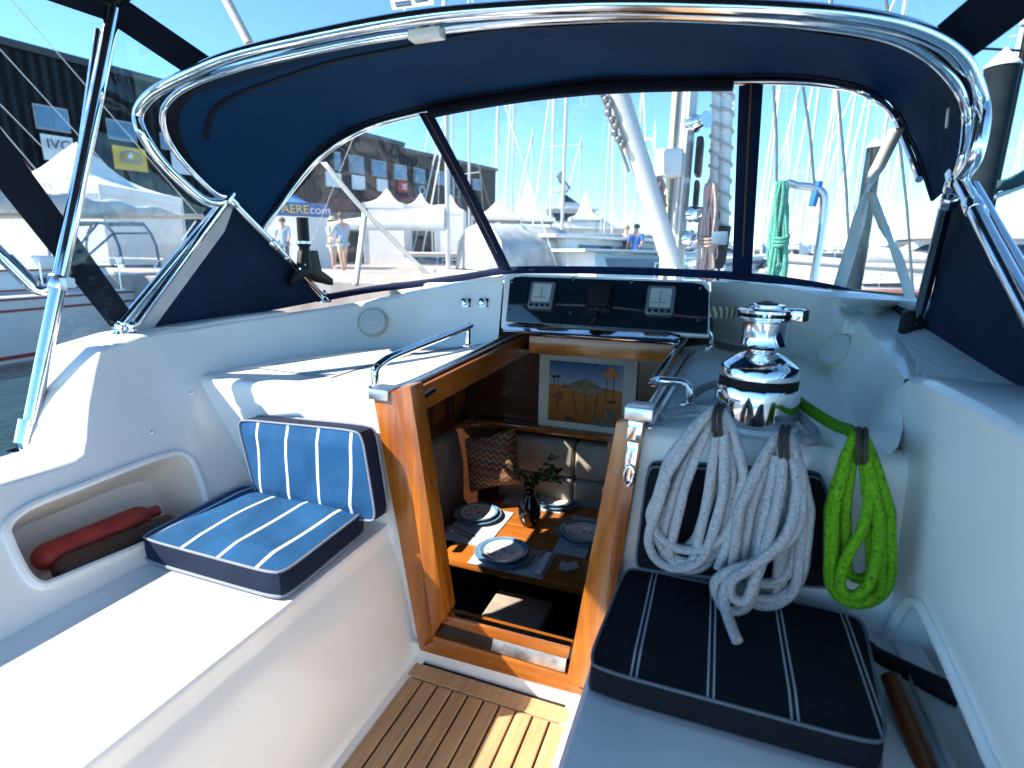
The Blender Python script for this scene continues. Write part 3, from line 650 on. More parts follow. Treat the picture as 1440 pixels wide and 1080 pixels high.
# corner caps and hasp
for px_, py_ in ((532, 553), (898, 580)):
    p = at(px_, py_, 'y', YF-.004); mb = MB(); mb.box(p+V((-.035, -.004, -.022)), p+V((.035, .07, .012))); mb.build('corner_cap', STEEL, t, bevel=.004)
p = at(889, 632, 'y', YF-.006); ds = (at(884, 672, 'y', YF)-at(894, 595, 'y', YF)).normalized(); sd = V((.0, -1, 0)).cross(ds).normalized()
mb = MB(); mb.obox(p-sd*.018-ds*.075, sd*.036, (0, .006, 0), ds*.05); mb.obox(p-sd*.014-ds*.02, sd*.028, (0, .006, 0), ds*.115); mb.build('hasp_strap', CHROME, t, bevel=.003)
mb = MB(); mb.tube([p+ds*.07+V((0, -.004, 0))+sd*.012*math.cos(k*.524)+ds*.026*math.sin(k*.524) for k in range(12)], .005, 8, True); mb.build('hasp_loop', CHROME, t)
mb = MB(); p = at(588, 568, 'y', 1.38); mb.box(p+V((-.012, -.01, -.05)), p+V((.012, .02, .02))); mb.obox(p+V((-.008, 0, .004)), (.016, 0, 0), (0, .10, .012), (0, 0, .014)); mb.build('bolt_bracket', BLACK, t, bevel=.003)

# ------------------------------------------------------------------ instrument panel
bl, br, tl, tr = at(712, 453, 'y', 2.10), at(995, 470, 'y', 2.10), at(720, 391, 'y', 2.19), at(989, 400, 'y', 2.19)
PNL_N = (br-bl).cross(tl-bl).normalized(); PNL_N = PNL_N if PNL_N.y < 0 else -PNL_N
def onpn(px_, py_, off=0): return onp(px_, py_, bl+PNL_N*off, PNL_N)
ux = (br-bl).normalized(); uy = PNL_N.cross(ux); uy = uy if uy.z > 0 else -uy
t = thing('instrument_panel', 'gloss black panel with three marine instruments above the hatch', 'panel', bl.lerp(br, .5))
mb = MB(); f4 = [onpn(712, 453), onpn(995, 471), onpn(997, 412), onpn(988, 401), onpn(973, 398.5), onpn(735, 390), onpn(724, 391), onpn(718, 397)]
mb.slab(f4, PNL_N*.010); mb.build('face_plate', BLACKG, t, bevel=.003)
SCR = mat('lcd_grey', (.42, .45, .42), .12, var=.08, scale=12, coat=.5)
def instr(x0, y0, x1, y1, hood=False):
    p = onpn((x0+x1)/2, (y0+y1)/2, .010); w_ = (onpn(x1, (y0+y1)/2, .01)-onpn(x0, (y0+y1)/2, .01)).length; h_ = (onpn(x0, y0, .01)-onpn(x0, y1, .01)).length
    o = p-ux*w_/2-uy*h_/2
    mb = MB(); mb.slab([o+ux*a+uy*b for a, b in rrect(w_, h_, w_*.09, 4)], PNL_N*.022)
    c = mb.build('instrument_case', mat('instrument_case_grey', (.11, .13, .15), .4) if not hood else BLACK, t, bevel=.004)
    n0 = PNL_N*.0225
    if not hood:
        mb = MB(); mb.slab([o+n0+ux*(a+w_*.13)+uy*(b+h_*.24) for a, b in rrect(w_*.74, h_*.66, .006, 3)], PNL_N*.0015); mb.build('screen', SCR, c)
        mb = MB(); q = o+n0+PNL_N*.002+ux*w_*.2+uy*h_*.38; mb.slab([q, q+ux*w_*.5, q+ux*w_*.5+uy*.004, q+uy*.004], PNL_N*.0006); q = o+n0+PNL_N*.002+ux*w_*.47+uy*h_*.40; mb.slab([q, q+ux*.004, q+ux*.006+uy*h_*.4, q+ux*.002+uy*h_*.4], PNL_N*.0006); mb.build('screen_mark', mat('lcd_mark', (.18, .20, .18), .4), c, smooth=False)
        for k in range(4):
            mb = MB(); mb.lathe([(w_*.06, 0), (w_*.06, .004), (w_*.045, .006)], o+n0+ux*w_*(.17+.22*k)+uy*h_*.12, PNL_N, 14); mb.build('button', RUBBER, c)
    else:
        mb = MB(); mb.slab([o+n0+ux*(a+w_*.08)+uy*(b+h_*.14) for a, b in rrect(w_*.84, h_*.84, w_*.14, 5)], PNL_N*.016); mb.build('sun_cover', RUBBER, c, bevel=.006)
        mb = MB(); 
        for k in range(3): mb.lathe([(w_*.05, 0), (w_*.05, .004)], o+n0+ux*w_*(.25+.25*k)+uy*h_*.05, PNL_N, 10)
        mb.build('button', CHROME, c)
        mb = MB(); q = o+ux*w_*.5+PNL_N*.01; mb.tube(spl([q, q-uy*.03+PNL_N*.02, q-uy*.055-ux*.02], 5), .008, 8); mb.build('mount_stalk', BLACK, c)
instr(746, 399, 780, 436); instr(826, 402, 862, 440, True); instr(909, 405, 949, 445)
for px_, py_ in ((719, 395), (806, 392), (888, 396), (985, 404), (802, 440), (982, 450), (716, 436)):
    mb = MB(); mb.lathe([(.007, 0), (.006, .003), (.001, .004)], onpn(px_, py_, .010), PNL_N, 12); mb.build('screw', CHROME, t)
# bright steel threshold below the panel
q = [at(711, 457, 'y', 2.085), at(738, 450, 'y', 2.10), at(930, 465, 'y', 2.10), at(957, 470, 'y', 2.10), at(955, 483, 'y', 2.05), at(707, 465, 'y', 2.05)]
mb = MB(); mb.slab(q, (0, .004, -.008)); tag(mb.build('hatch_threshold', CHROME, bevel=.002), 'polished steel strip across the front of the hatch opening', 'trim')
# white box closing the house round the panel
mb = MB(); e = [onpn(704, 461, -.002), onpn(709, 388, -.002), onpn(720, 384, -.002), onpn(990, 394.5, -.002), onpn(998, 401, -.002), onpn(998, 473, -.002)]
mb.slab(e, -PNL_N*.03); b_ = [p-PNL_N*.03 for p in e[1:5]]; mb.loft([b_, [V((p.x, 2.6, 1.13)) for p in b_]])
struct(mb.build('hatch_garage', GEL, bevel=.006))
# a patch of yellow striped tape beside the panel
def tapem():
    m, nt, b, L = nodes('hazard_tape'); setc(b, (.8, .8, .8), .4)
    tc = nt.nodes.new('ShaderNodeTexCoord'); wv = nt.nodes.new('ShaderNodeTexWave'); wv.inputs['Scale'].default_value = 9; wv.bands_direction = 'DIAGONAL'; L(tc.outputs['Object'], wv.inputs['Vector'])
    rp = nt.nodes.new('ShaderNodeValToRGB'); e = rp.color_ramp.elements; e[0].color = (.10, .07, .02, 1); e[1].color = (.75, .72, .65, 1); x_ = e.new(.45); x_.color = (.45, .33, .12, 1); L(wv.outputs['Fac'], rp.inputs['Fac']); L(rp.outputs['Color'], b.inputs['Base Color']); return m
# ------------------------------------------------------------------ speakers
def speaker(px_, py_, cx_, n_, r, label):
    p = V(cx_); n_ = V(n_).normalized(); t = thing('cockpit_speaker', label, 'speaker', p, 'round cockpit speakers')
    mb = MB(); mb.lathe([(r, -.02), (r, .012), (r*.985, .017), (r*.93, .020), (r*.90, .016)], p, n_, 40, capt=True); mb.build('bezel', mat('speaker_bezel', (.62, .56, .45), .4), t)
    mb = MB(); mb.lathe([(r*.9, .012), (r*.88, .021), (r*.6, .026), (r*.3, .028), (.001, .0285)], p, n_, 40, capt=False, capb=True); mb.build('grille', mat('speaker_grille', (.62, .62, .60), .6, bump=.4, bscale=350, scale=200, var=.15), t)
bpy.context.view_layer.update()
D = bpy.data.objects
p, n_ = hit(525, 455, D['port_cabin_house_wall']); p = p+n_*.004; speaker(0, 0, p, n_, .068, 'round pale speaker on the port cabin house wall')
p, n_ = hit(1181, 498, D['starboard_cabin_house_wall']); p = p+n_*.016; speaker(0, 0, p, n_, .072, 'round grey speaker on the starboard wall behind the winch')
t = None
for i, (px_, py_, lb) in enumerate(((656, 426, 'aft one of the two small chrome knobs on the white wall left of the panel'), (681, 426, 'chrome knob nearest to the instrument panel'))):
    p, n_ = hit(px_, py_, D['port_cabin_house_wall']); k = thing('vent_knob', lb, 'knob', p, 'chrome knobs beside the panel'); 
    mb = MB(); mb.obox(p-ux*.022-uy*.022, ux*.044, uy*.044, n_*.006); mb.build('base_plate', CHROME, k, bevel=.003)
    mb = MB(); mb.lathe([(.017, .006), (.017, .02), (.014, .03), (.008, .032)], p, n_, 20); mb.build('knob_cap', CHROME, k)

# ------------------------------------------------------------------ handrails
def dk_(px_, py_):
    for nm in ('port_bridge_deck', 'starboard_bridge_deck'):
        p = hit(px_, py_, D[nm])[0]
        if p: return p
    return onp(px_, py_, DP, DN)
f1, f2 = dk_(528, 546), dk_(658, 487)
t = thing('grab_rail', 'polished steel grab rail beside the port edge of the hatch', 'handrail', f1)
Zr = V((0, 0, .075)); d12 = (f2-f1).normalized()
path = spl([f1, f1+Zr*.5, f1+Zr*.82+d12*.006, f1+Zr+d12*.04, f1+Zr*1.08+d12*.12, f2+Zr*1.02-d12*.05, f2+Zr*1.05+d12*.02], 8)
mb = MB(); mb.tube(path, .0135, 14); mb.build('rail_tube', CHROME, t)
mb = MB(); mb.tube([f2, f2+Zr*1.0], .0115, 12); mb.build('support_post', CHROME, t)
for f in (f1, f2):
    mb = MB(); mb.lathe([(.024, 0), (.024, .005), (.016, .010)], f+V((0, 0, .001)), n=20); mb.build('foot_flange', CHROME, t)
g1, g2 = dk_(968, 572), dk_(1000, 486)
g1i, g2i = g1+V((-.085, -.01, 0)), g2+V((-.075, -.02, 0))
t = thing('grab_rail', 'polished steel grab rail with two bent legs beside the winch', 'handrail', g1)
mb = MB(); Zr = V((0, 0, .07)); mb.tube(spl([g1, g1+Zr*.6, g1+Zr*.95+V((-.02, 0, 0)), g1i+Zr*1.02, g1i+Zr*1.02+V((-.012, .05, 0)), g2i+Zr*1.02+V((-.012, -.05, 0)), g2i+Zr*1.02, g2+Zr*.95+V((-.02, 0, 0)), g2+Zr*.6, g2], 7), .0125, 14); mb.build('rail_tube', CHROME, t)
for f in (g1, g2):
    mb = MB(); mb.lathe([(.027, 0), (.027, .005), (.016, .010)], f+V((0, 0, .001)), n=20); mb.build('foot_flange', CHROME, t)

# ------------------------------------------------------------------ winch
wc = onp(1061, 598, DP, DN); wc = V((wc.x, wc.y+.05, wc.z-.005))
t = thing('sheet_winch', 'big chrome self-tailing winch on the starboard cabin top', 'winch', wc)
k = wc+V((0, 0, 0)); rs = (at(1120, 560, 'y', wc.y)-at(1061, 560, 'y', wc.y)).x/58*1.05   # metres per pixel there
zt_ = at(1072, 424, 'y', wc.y).z; H_ = zt_-wc.z
def wp(lst): return [(r*rs, h*H_) for r, h in lst]
mb = MB(); mb.lathe(wp([(56, 0), (58, .02), (58, .30), (56, .325)]), k, n=64); mb.build('base_housing', CHROME, t)
mb = MB(); mb.lathe(wp([(52, .325), (54, .33), (54, .385), (52, .39)]), k, n=64); mb.build('rubber_ring', RUBBER, t)
mb = MB(); mb.lathe(wp([(52, .39), (54, .40), (53.5, .475), (50, .50), (32, .57), (20, .60)]), k, n=64); mb.build('skirt', CHROME, t)
mb = MB(); mb.lathe(wp([(20, .60), (18, .57), (18, .62), (21, .64), (31, .655), (30, .67), (29, .72), (29, .80), (30, .84), (33, .855), (33, .865)]), k, n=64); mb.build('drum', CHROME, t)
mb = MB(); mb.lathe(wp([(30, .865), (39, .872), (39, .885), (28, .895), (28, .905), (39, .915), (39, .935), (34, .95), (24, .955)]), k, n=64); jw = mb.build('self_tailing_jaw', CHROME, t)
mb = MB()
for q in range(24):
    a = q*2*math.pi/24; d = V((math.cos(a), math.sin(a), 0)); mb.obox(k+d*29*rs+V((0, 0, .888*H_)), d*9*rs, d.cross(V((0, 0, 1)))*2*rs, (0, 0, .024*H_))
mb.build('jaw_ridge', BLACK, jw)
mb = MB(); mb.lathe(wp([(24, .955), (24, .975), (14, .985), (9, .985), (9, .97), (.01, .97)]), k, n=32, capt=False); mb.build('top_cap', CHROME, t)
mb = MB(); mb.lathe(wp([(8, .975), (8, 1.0), (5, 1.005)]), k, n=8); mb.lathe(wp([(15, .985), (15, .992), (10, .996)]), k, n=16); mb.build('handle_socket', BLACK, t)
mb = MB(); d = V((.94, -.34, 0)); s_ = V((.34, .94, 0))
for a in range(1): mb.obox(k+d*26*rs-s_*9*rs+V((0, 0, .86*H_)), d*24*rs, s_*18*rs, (0, 0, .10*H_))
mb.build('stripper_arm', CHROME, t, bevel=.006)
mb = MB(); mb.obox(k+d*50*rs-s_*8*rs+V((0, 0, .865*H_)), d*4*rs, s_*16*rs, (0, 0, .09*H_)); mb.build('line_guide', BLACK, t, bevel=.003)
mb = MB(); mb.lathe([(61*rs, -.02), (61*rs, .0), (58*rs, .006)], k, n=48); mb.build('deck_pad', GEL, t)
mb = MB(); mb.slab([V((p.x, p.y, p.z)) for p in [at(1018, 430, 'y', 2.12), at(1016, 448, 'y', 2.12)]]+[at(1062, 455, 'y', 2.12), at(1062, 433, 'y', 2.12)], (0, .004, 0))
p0 = [hit(px_, py_, D['starboard_cabin_house_wall'])[0] for px_, py_ in ((998, 431), (998, 446), (1036, 449), (1036, 432))]
p0 = [p or at(px_, py_, 'y', 2.2) for p, (px_, py_) in zip(p0, ((998, 431), (998, 446), (1036, 449), (1036, 432)))]
if True:
    mb = MB(); mb.slab([p+(CAM-p)*.012 for p in p0], (CAM-p0[0])*.002); tag(mb.build('striped_tape', tapem(), smooth=False), 'patch of yellow and white diagonal striped tape behind the winch', 'tape')
# second winch hidden behind
wc2 = V((.05, 2.06, deckz(2.06)))

# ------------------------------------------------------------------ ropes
def ropem(name, c1, c2, fleck=None):
    m, nt, b, L = nodes(name); setc(b, c1, .85, spec=.2)
    tc = nt.nodes.new('ShaderNodeTexCoord'); vo = nt.nodes.new('ShaderNodeTexVoronoi'); vo.inputs['Scale'].default_value = 240; L(tc.outputs['Object'], vo.inputs['Vector'])
    nz = nt.nodes.new('ShaderNodeTexNoise'); nz.inputs['Scale'].default_value = 110; nz.inputs['Detail'].default_value = 2; L(tc.outputs['Object'], nz.inputs['Vector'])
    rp = nt.nodes.new('ShaderNodeValToRGB'); e = rp.color_ramp.elements; e[0].position = .27; e[0].color = (*(fleck or c2), 1); e[1].position = .36; e[1].color = (*c1, 1); x_ = e.new(.7); x_.color = (*c2, 1)
    L(nz.outputs['Fac'], rp.inputs['Fac']); L(rp.outputs['Color'], b.inputs['Base Color'])
    bp = nt.nodes.new('ShaderNodeBump'); bp.inputs['Strength'].default_value = .6; bp.inputs['Distance'].default_value = .0022
    vr = nt.nodes.new('ShaderNodeMapRange'); vr.inputs['From Max'].default_value = .7; vr.inputs['To Min'].default_value = 1.0; vr.inputs['To Max'].default_value = .6; L(vo.outputs['Distance'], vr.inputs['Value'])
    mm = nt.nodes.new('ShaderNodeMix'); mm.data_type = 'RGBA'; mm.blend_type = 'MULTIPLY'; mm.inputs['Factor'].default_value = 1; L(rp.outputs['Color'], mm.inputs['A']); L(vr.outputs['Result'], mm.inputs['B']); L(mm.outputs['Result'], b.inputs['Base Color']); L(vo.outputs['Distance'], bp.inputs['Height']); L(bp.outputs['Normal'], b.inputs['Normal']); return m
ROPEW = ropem('white_braid', (.58, .60, .62), (.48, .50, .52), (.12, .22, .32)); ROPEG2 = ropem('grey_braid', (.54, .55, .57), (.43, .44, .46), (.18, .21, .23)); ROPEG = ropem('green_braid', (.09, .36, .010), (.22, .46, .012), (.006, .05, .012))
TIE = mat('tie_cord', (.03, .025, .02), .8)
def hank(name, label, T_, B_, wids, m, yb, seed, r=.0155, tilt=0, tails=(), shape=1.0, fan=0):
    """a gasket-coiled hank: elongated loops hanging from a tie, traced on the plane of the bulkhead"""
    rnd = random.Random(seed); t = thing(name, label, 'rope', at(*T_, 'y', yb), 'rope hanks hung in the cockpit'); pts = []
    T2, B2 = V((*T_, 0)), V((*B_, 0)); ax = B2-T2; Ln = ax.length; ax = ax/Ln; pr = V((ax.y, -ax.x, 0)); n_ = len(wids)
    for k, w_ in enumerate(wids):
        ln = Ln*rnd.uniform(.86, 1.03); sk = fan*((k*5 % n_)/n_-.5); yo = yb-.006-.034*((k*7) % n_)/n_; R_ = abs(w_); sg = 1 if w_ > 0 else -1
        loop = []
        for q in range(10):
            s_ = q/9; loop.append((-sg*R_*(.16+.84*min(1, s_/.55)**.75), s_*(ln-R_)))
        for q in range(1, 7):
            a = math.pi*q/7; loop.append((-sg*R_*math.cos(a), ln-R_+R_*math.sin(a)))
        w2 = rnd.uniform(.72, .95)
        for q in range(10):
            s_ = 1-q/9; loop.append((sg*R_*(.10+(.9*w2+.1*s_)*min(1, s_/.6)**.7), s_*(ln-R_)))
        for (wid, al) in loop:
            al2 = al/Ln; p = T2+ax*al+pr*(wid+sk*al2+1.5*math.sin(al2*5+k)); pts.append(at(p.x, p.y, 'y', yo-.022*math.sin(min(1, al2)*math.pi)))
    pts = spl(pts, 3); mb = MB(); mb.tube(pts, r, 9); mb.build('coil', m, t)
    for tl_ in tails:
        mb = MB(); mb.tube(spl([at(px_, py_, 'y', yb+dy) for px_, py_, dy in tl_], 6), r, 9); mb.build('rope_end', m, t)
    mb = MB()
    for o_ in (-.006, .006):
        c = at(T_[0], T_[1]+11, 'y', yb-.022); mb.tube([c+V((o_+.004*math.sin(a*.8), .040*math.cos(a*.4488), .036*math.sin(a*.4488))) for a in range(14)], .0052, 7, True)
    mb.build('tie', TIE, t)
    return t
YB = 1.285
hank('coiled_rope', 'light grey flecked rope hank, leftmost of the three by the winch', (1010, 580), (952, 800), (26, -40, 52, 18, -60, 44), ROPEW, YB, 1, .0115, fan=26, tails=[[(1035, 660, -.02), (1040, 700, -.04), (1025, 760, -.05), (1010, 800, -.05)]])
hank('coiled_rope', 'grey ribbed rope hank hanging in the middle with one loose end', (1101, 612), (1078, 852), (26, -38, 46, 18, -50), ROPEG2, YB-.01, 2, .0118, fan=14, tails=[[(1106, 618, -.03), (1124, 655, -.045), (1128, 690, -.055), (1120, 745, -.075), (1075, 785, -.085), (1022, 805, -.085), (1005, 825, -.085), (1022, 858, -.08), (1052, 850, -.08), (1066, 800, -.075), (1074, 740, -.06), (1092, 640, -.04)], [(1104, 620, -.03), (1119, 660, -.05), (1120, 700, -.062), (1105, 755, -.09), (1060, 795, -.1), (1030, 815, -.1), (1028, 838, -.1), (1048, 845, -.1), (1062, 815, -.095), (1082, 755, -.08), (1098, 680, -.055), (1100, 625, -.04)], [(1030, 800, -.085), (1018, 835, -.10), (1022, 862, -.13), (1030, 885, -.165), (1037, 902, -.19)]])
hank('coiled_rope', 'bright green rope hank hanging nearest the starboard coaming', (1208, 616), (1208, 845), (27, -34, 41, 18, -44, 36), ROPEG, YB, 5, .0112, fan=6, tails=[[(1212, 625, -.03), (1222, 665, -.045), (1222, 700, -.055), (1212, 745, -.07), (1188, 790, -.075), (1182, 825, -.07), (1200, 838, -.07), (1222, 820, -.07), (1233, 770, -.06), (1226, 690, -.05), (1214, 630, -.03)]])
mb = MB(); mb.tube(spl([at(1117, 560, 'y', 1.62), at(1140, 577, 'y', 1.55), at(1172, 597, 'y', 1.47), at(1192, 604, 'y', 1.38), at(1206, 614, 'y', 1.29)], 6), .0145, 9)
tag(mb.build('sheet_rope', ROPEG), 'green rope running from the winch to the green hank', 'rope')
def dkz(px_, py_, r=.013): return onp(px_, py_, DP+V((0, 0, r)), DN)
mb = MB(); mb.tube(spl([dkz(1118, 572), dkz(1126, 585), dkz(1140, 600), dkz(1147, 614), dkz(1135, 622)], 6), .012, 9)
tag(mb.build('sheet_rope', ROPEG2), 'short grey rope lying on deck to the right of the winch', 'rope')
mb = MB(); mb.tube(spl([dkz(930, 585), dkz(955, 578), dkz(985, 575), dkz(1010, 580, .02), dkz(1022, 588, .03)], 6), .012, 9); mb.tube(spl([dkz(972, 557), dkz(985, 548), dkz(1003, 541), dkz(1012, 540)], 6), .012, 9)
tag(mb.build('sheet_rope', ROPEW), 'pale rope on deck leading to the leftmost hank', 'rope')

# ------------------------------------------------------------------ cushions
def stripe(name, base, axis, period, lines, col=(.72, .72, .70), off=0.0):
    m = canvas(name, base, 0, .85, 700); nt = m.node_tree; b = nt.nodes['Principled BSDF']; L = nt.links.new
    src = b.inputs['Base Color'].links[0].from_socket
    tc = nt.nodes.new('ShaderNodeTexCoord'); sp = nt.nodes.new('ShaderNodeSeparateXYZ'); L(tc.outputs['Object'], sp.inputs[0])
    ad = nt.nodes.new('ShaderNodeMath'); ad.operation = 'ADD'; ad.inputs[1].default_value = off; L(sp.outputs['XYZ'.index(axis)], ad.inputs[0])
    md = nt.nodes.new('ShaderNodeMath'); md.operation = 'FLOORED_MODULO'; md.inputs[1].default_value = period; L(ad.outputs[0], md.inputs[0]); prev = None
    for (a, b_) in lines:
        g = nt.nodes.new('ShaderNodeMath'); g.operation = 'COMPARE'; g.inputs[1].default_value = (a+b_)/2; g.inputs[2].default_value = (b_-a)/2; L(md.outputs[0], g.inputs[0])
        if prev is None: prev = g.outputs[0]
        else:
            mxx = nt.nodes.new('ShaderNodeMath'); mxx.operation = 'MAXIMUM'; L(prev, mxx.inputs[0]); L(g.outputs[0], mxx.inputs[1]); prev = mxx.outputs[0]
    mx = nt.nodes.new('ShaderNodeMix'); mx.data_type = 'RGBA'; mx.inputs['B'].default_value = (*col, 1); L(prev, mx.inputs['Factor']); L(src, mx.inputs['A']); L(mx.outputs['Result'], b.inputs['Base Color']); return m
PIPE = mat('white_piping', (.22, .25, .30), .7)
def cushion(name, label, c4, up, m, side, group, pipes=(0, 1, 2, 3), n=28, puff=.012, rad=.028, pm=None):
    """c4: four top corners (counter-clockwise from above/front); up: thickness vector from bottom to top; frame of the mesh is its own"""
    c4 = [V(p) for p in c4]; o = c4[0]; X = (c4[1]-c4[0]).normalized(); Zn = V(up).normalized(); Y = Zn.cross(X).normalized(); X = Y.cross(Zn).normalized(); th = V(up).length
    Mx = Matrix((( X.x, Y.x, Zn.x, o.x), (X.y, Y.y, Zn.y, o.y), (X.z, Y.z, Zn.z, o.z), (0, 0, 0, 1))); inv = Mx.inverted()
    t = bpy.data.objects.new(name, None); COL.objects.link(t); t.empty_display_size = .1; t.matrix_basis = Mx; tag(t, label, 'cushion', group)
    l4 = [inv @ p for p in c4]
    for p in l4: p.z = 0
    def P(u, v):
        a_, b_ = 2*u-1, 2*v-1; u = .5+.5*a_*(1-.045*abs(b_)**9); v = .5+.5*b_*(1-.045*abs(a_)**9)
        return l4[0].lerp(l4[1], u).lerp(l4[3].lerp(l4[2], u), v)
    rows = []; rnd = random.Random(len(name)+int(abs(o.x)*100)); ph = rnd.uniform(0, 6)
    for i in range(n+1):
        row = []
        for j in range(n+1):
            u, v = i/n, j/n; e = min(1, 6*min(u, 1-u))*min(1, 6*min(v, 1-v)); p = P(u, v)
            p = p+V((0, 0, puff*e*(1+.35*math.sin(9*u+ph)*math.sin(7*v+ph)))); row.append(p)
        rows.append(row)
    per = [rows[0][j] for j in range(n+1)]+[rows[i][n] for i in range(1, n+1)]+[rows[n][j] for j in range(n-1, -1, -1)]+[rows[i][0] for i in range(n-1, 0, -1)]
    # round the four corners of the outline
    def rnd_in(loop, f=1.0, dz=0):
        c = sum(loop, V())/len(loop); return [c+(p-c)*f+V((0, 0, dz)) for p in loop]
    def rc(p):
        return p
    mb = MB(); mb.loft(rows); o1 = mb
    o1.loft([per, rnd_in(per, 1.012, -.006), rnd_in(per, 1.016, -th*.5), rnd_in(per, 1.008, -th+.006)], True); o1.poly(rnd_in(per, 1.0, -th))
    a = o1.build('cover', m, None); a.parent = t
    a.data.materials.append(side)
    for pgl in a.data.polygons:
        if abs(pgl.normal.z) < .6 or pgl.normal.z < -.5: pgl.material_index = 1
    mb = MB(); lp = rnd_in(per, 1.008, .001); mb.tube(resample(lp+[lp[0]], 120)[:-1], .0034, 7, True); mb.tube(resample(rnd_in(per, 1.012, -th+.008)+[rnd_in(per, 1.012, -th+.008)[0]], 120)[:-1], .0045, 7, True); b = mb.build('piping', pm or PIPE, None); b.parent = t
    return t
BLUE = (.014, .082, .205); DKN = (.0055, .0075, .012)
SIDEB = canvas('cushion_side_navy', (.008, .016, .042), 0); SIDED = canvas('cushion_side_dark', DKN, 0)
zc = .505
zl = .532
cl = [at(194, 757, 'z', zl), at(395, 808, 'z', zl), at(521, 712, 'z', zl), at(354, 677, 'z', zl)]
cl[0].y = cl[1].y = (cl[0].y+cl[1].y)/2; cl[2].y = cl[3].y = min(cl[2].y, 1.30)
S1 = stripe('blue_striped_canvas', BLUE, 'X', .128, [(.050, .060)], off=.03)
cushion('seat_cushion', 'bright blue white-striped cushion lying on the port seat', cl, (0, 0, .074), S1, SIDEB, 'striped cockpit cushions')
b4 = [at(362, 700, 'y', 1.262), at(529, 735, 'y', 1.262), at(510, 606, 'y', 1.284), at(337, 589, 'y', 1.284)]
S2 = stripe('blue_striped_canvas_upright', BLUE, 'X', .118, [(.046, .0555)], off=.03)
cushion('back_cushion', 'bright blue white-striped cushion propped upright against the port bulkhead', b4, (0, -.074, .004), S2, SIDEB, 'striped cockpit cushions')
cr = [at(826, 937, 'z', zc), at(1250, 1052, 'z', zc), at(1212, 868, 'z', zc), at(882, 797, 'z', zc)]
S3 = stripe('dark_striped_canvas', DKN, 'X', .142, [(.083, .0865), (.0935, .097)], col=(.40, .42, .45))
cushion('seat_cushion', 'near-black cushion with thin paired stripes on the starboard seat', cr, (0, 0, .07), S3, SIDED, 'striped cockpit cushions', pm=mat('dark_piping', (.10, .12, .15), .7))
d4 = [at(893, 800, 'y', 1.318), at(1180, 830, 'y', 1.318), at(1160, 672, 'y', 1.338), at(912, 655, 'y', 1.338)]
S4 = stripe('dark_striped_canvas_upright', DKN, 'X', .142, [(.083, .0865), (.0935, .097)], col=(.40, .42, .45))
cushion('back_cushion', 'near-black cushion propped behind the hanging ropes', d4, (0, -.045, .004), S4, SIDED, 'striped cockpit cushions', pm=mat('dark_piping', (.10, .12, .15), .7))

# ------------------------------------------------------------------ things in the lockers
def capsule(name, m, parent, a, b, r, sq=.8):
    a, b = V(a), V(b); d = (b-a).normalized(); L_ = (b-a).length; prof = []
    for k in range(7): th = math.pi/2*k/6; prof.append((r*math.sin(th), r*(1-math.cos(th))))
    for k in range(7): th = math.pi/2*(1-k/6); prof.append((r*math.sin(th), L_-r*(1-math.cos(th))))
    mb = MB(); mb.lathe(prof, a, d, 20, False, False); return mb.build(name, m, parent)
ctrp = sum(pk, V())/len(pk)
a = onw(64, 778)-WN*.075; b = onw(228, 710)-WN*.075
t = thing('red_bottle', 'red plastic bottle lying in the port coaming pocket', 'bottle', a)
capsule('bottle_body', mat('red_plastic', (.36, .040, .032), .5, var=.3, scale=14, spec=.3), t, a, b, .036)
mb = MB(); d = (b-a).normalized(); mb.lathe([(.018, 0), (.018, .03), (.012, .034)], b-d*.004, d, 16); mb.build('cap', mat('red_cap', (.35, .03, .03), .4), t)
a = onw(86, 800)-WN*.045; b = onw(262, 728)-WN*.045
t = thing('brown_pouch', 'brown leather pouch in the port coaming pocket, partly behind the seat cushion', 'pouch', a)
capsule('pouch_body', mat('brown_leather', (.085, .035, .018), .5, var=.3), t, a, b, .038)
mb = MB(); mb.tube([a+(b-a)*.04+WN*.034, a+(b-a)*.5+WN*.04, a+(b-a)*.96+WN*.034], .004, 6); mb.build('seam', mat('dark_leather', (.04, .018, .01), .5), t)
a = at(1217, 918, 'x', .395); b = at(1345, 980, 'x', .53)
t = thing('winch_handle', 'black winch handle poking out of the starboard pocket', 'winch handle', b)
mb = MB(); d = (b-a).normalized(); mb.tube([a, a.lerp(b, .1), a.lerp(b, .2), b], [.026, .026, .024, .024], 14); mb.build('arm', RUBBER, t)
mb = MB(); mb.ball(a, .03, 10); mb.build('head', RUBBER, t)
a = at(1252, 950, 'x', .405); b = at(1322, 1130, 'x', .43)
t = thing('wooden_stick', 'varnished brown wooden stick standing in the starboard pocket', 'stick', b)
mb = MB(); mb.tube([a, a.lerp(b, .02), a.lerp(b, .5), b], [.012, .019, .021, .021], 14); mb.build('shaft', wood('red_brown_stick', (.16, .04, .012), (.09, .022, .007), .3, .4, axis=2), t)

# snap studs on the port coaming wall
for px_, py_, lb in ((270, 553, 'small white snap stud on the port coaming wall, the one nearer the bulkhead'), (215, 608, 'small white snap stud on the port coaming wall, the lower aft one')):
    p = onw(px_, py_); k = thing('snap_stud', lb, 'stud', p, 'snap studs on the port coaming')
    mb = MB(); mb.lathe([(.007, 0), (.006, .002), (.0042, .003)], p, WN, 14); mb.build('flange', CHROME, k)
    mb = MB(); mb.lathe([(.004, .003), (.0046, .006), (.003, .008)], p, WN, 12); mb.build('post', GEL, k)
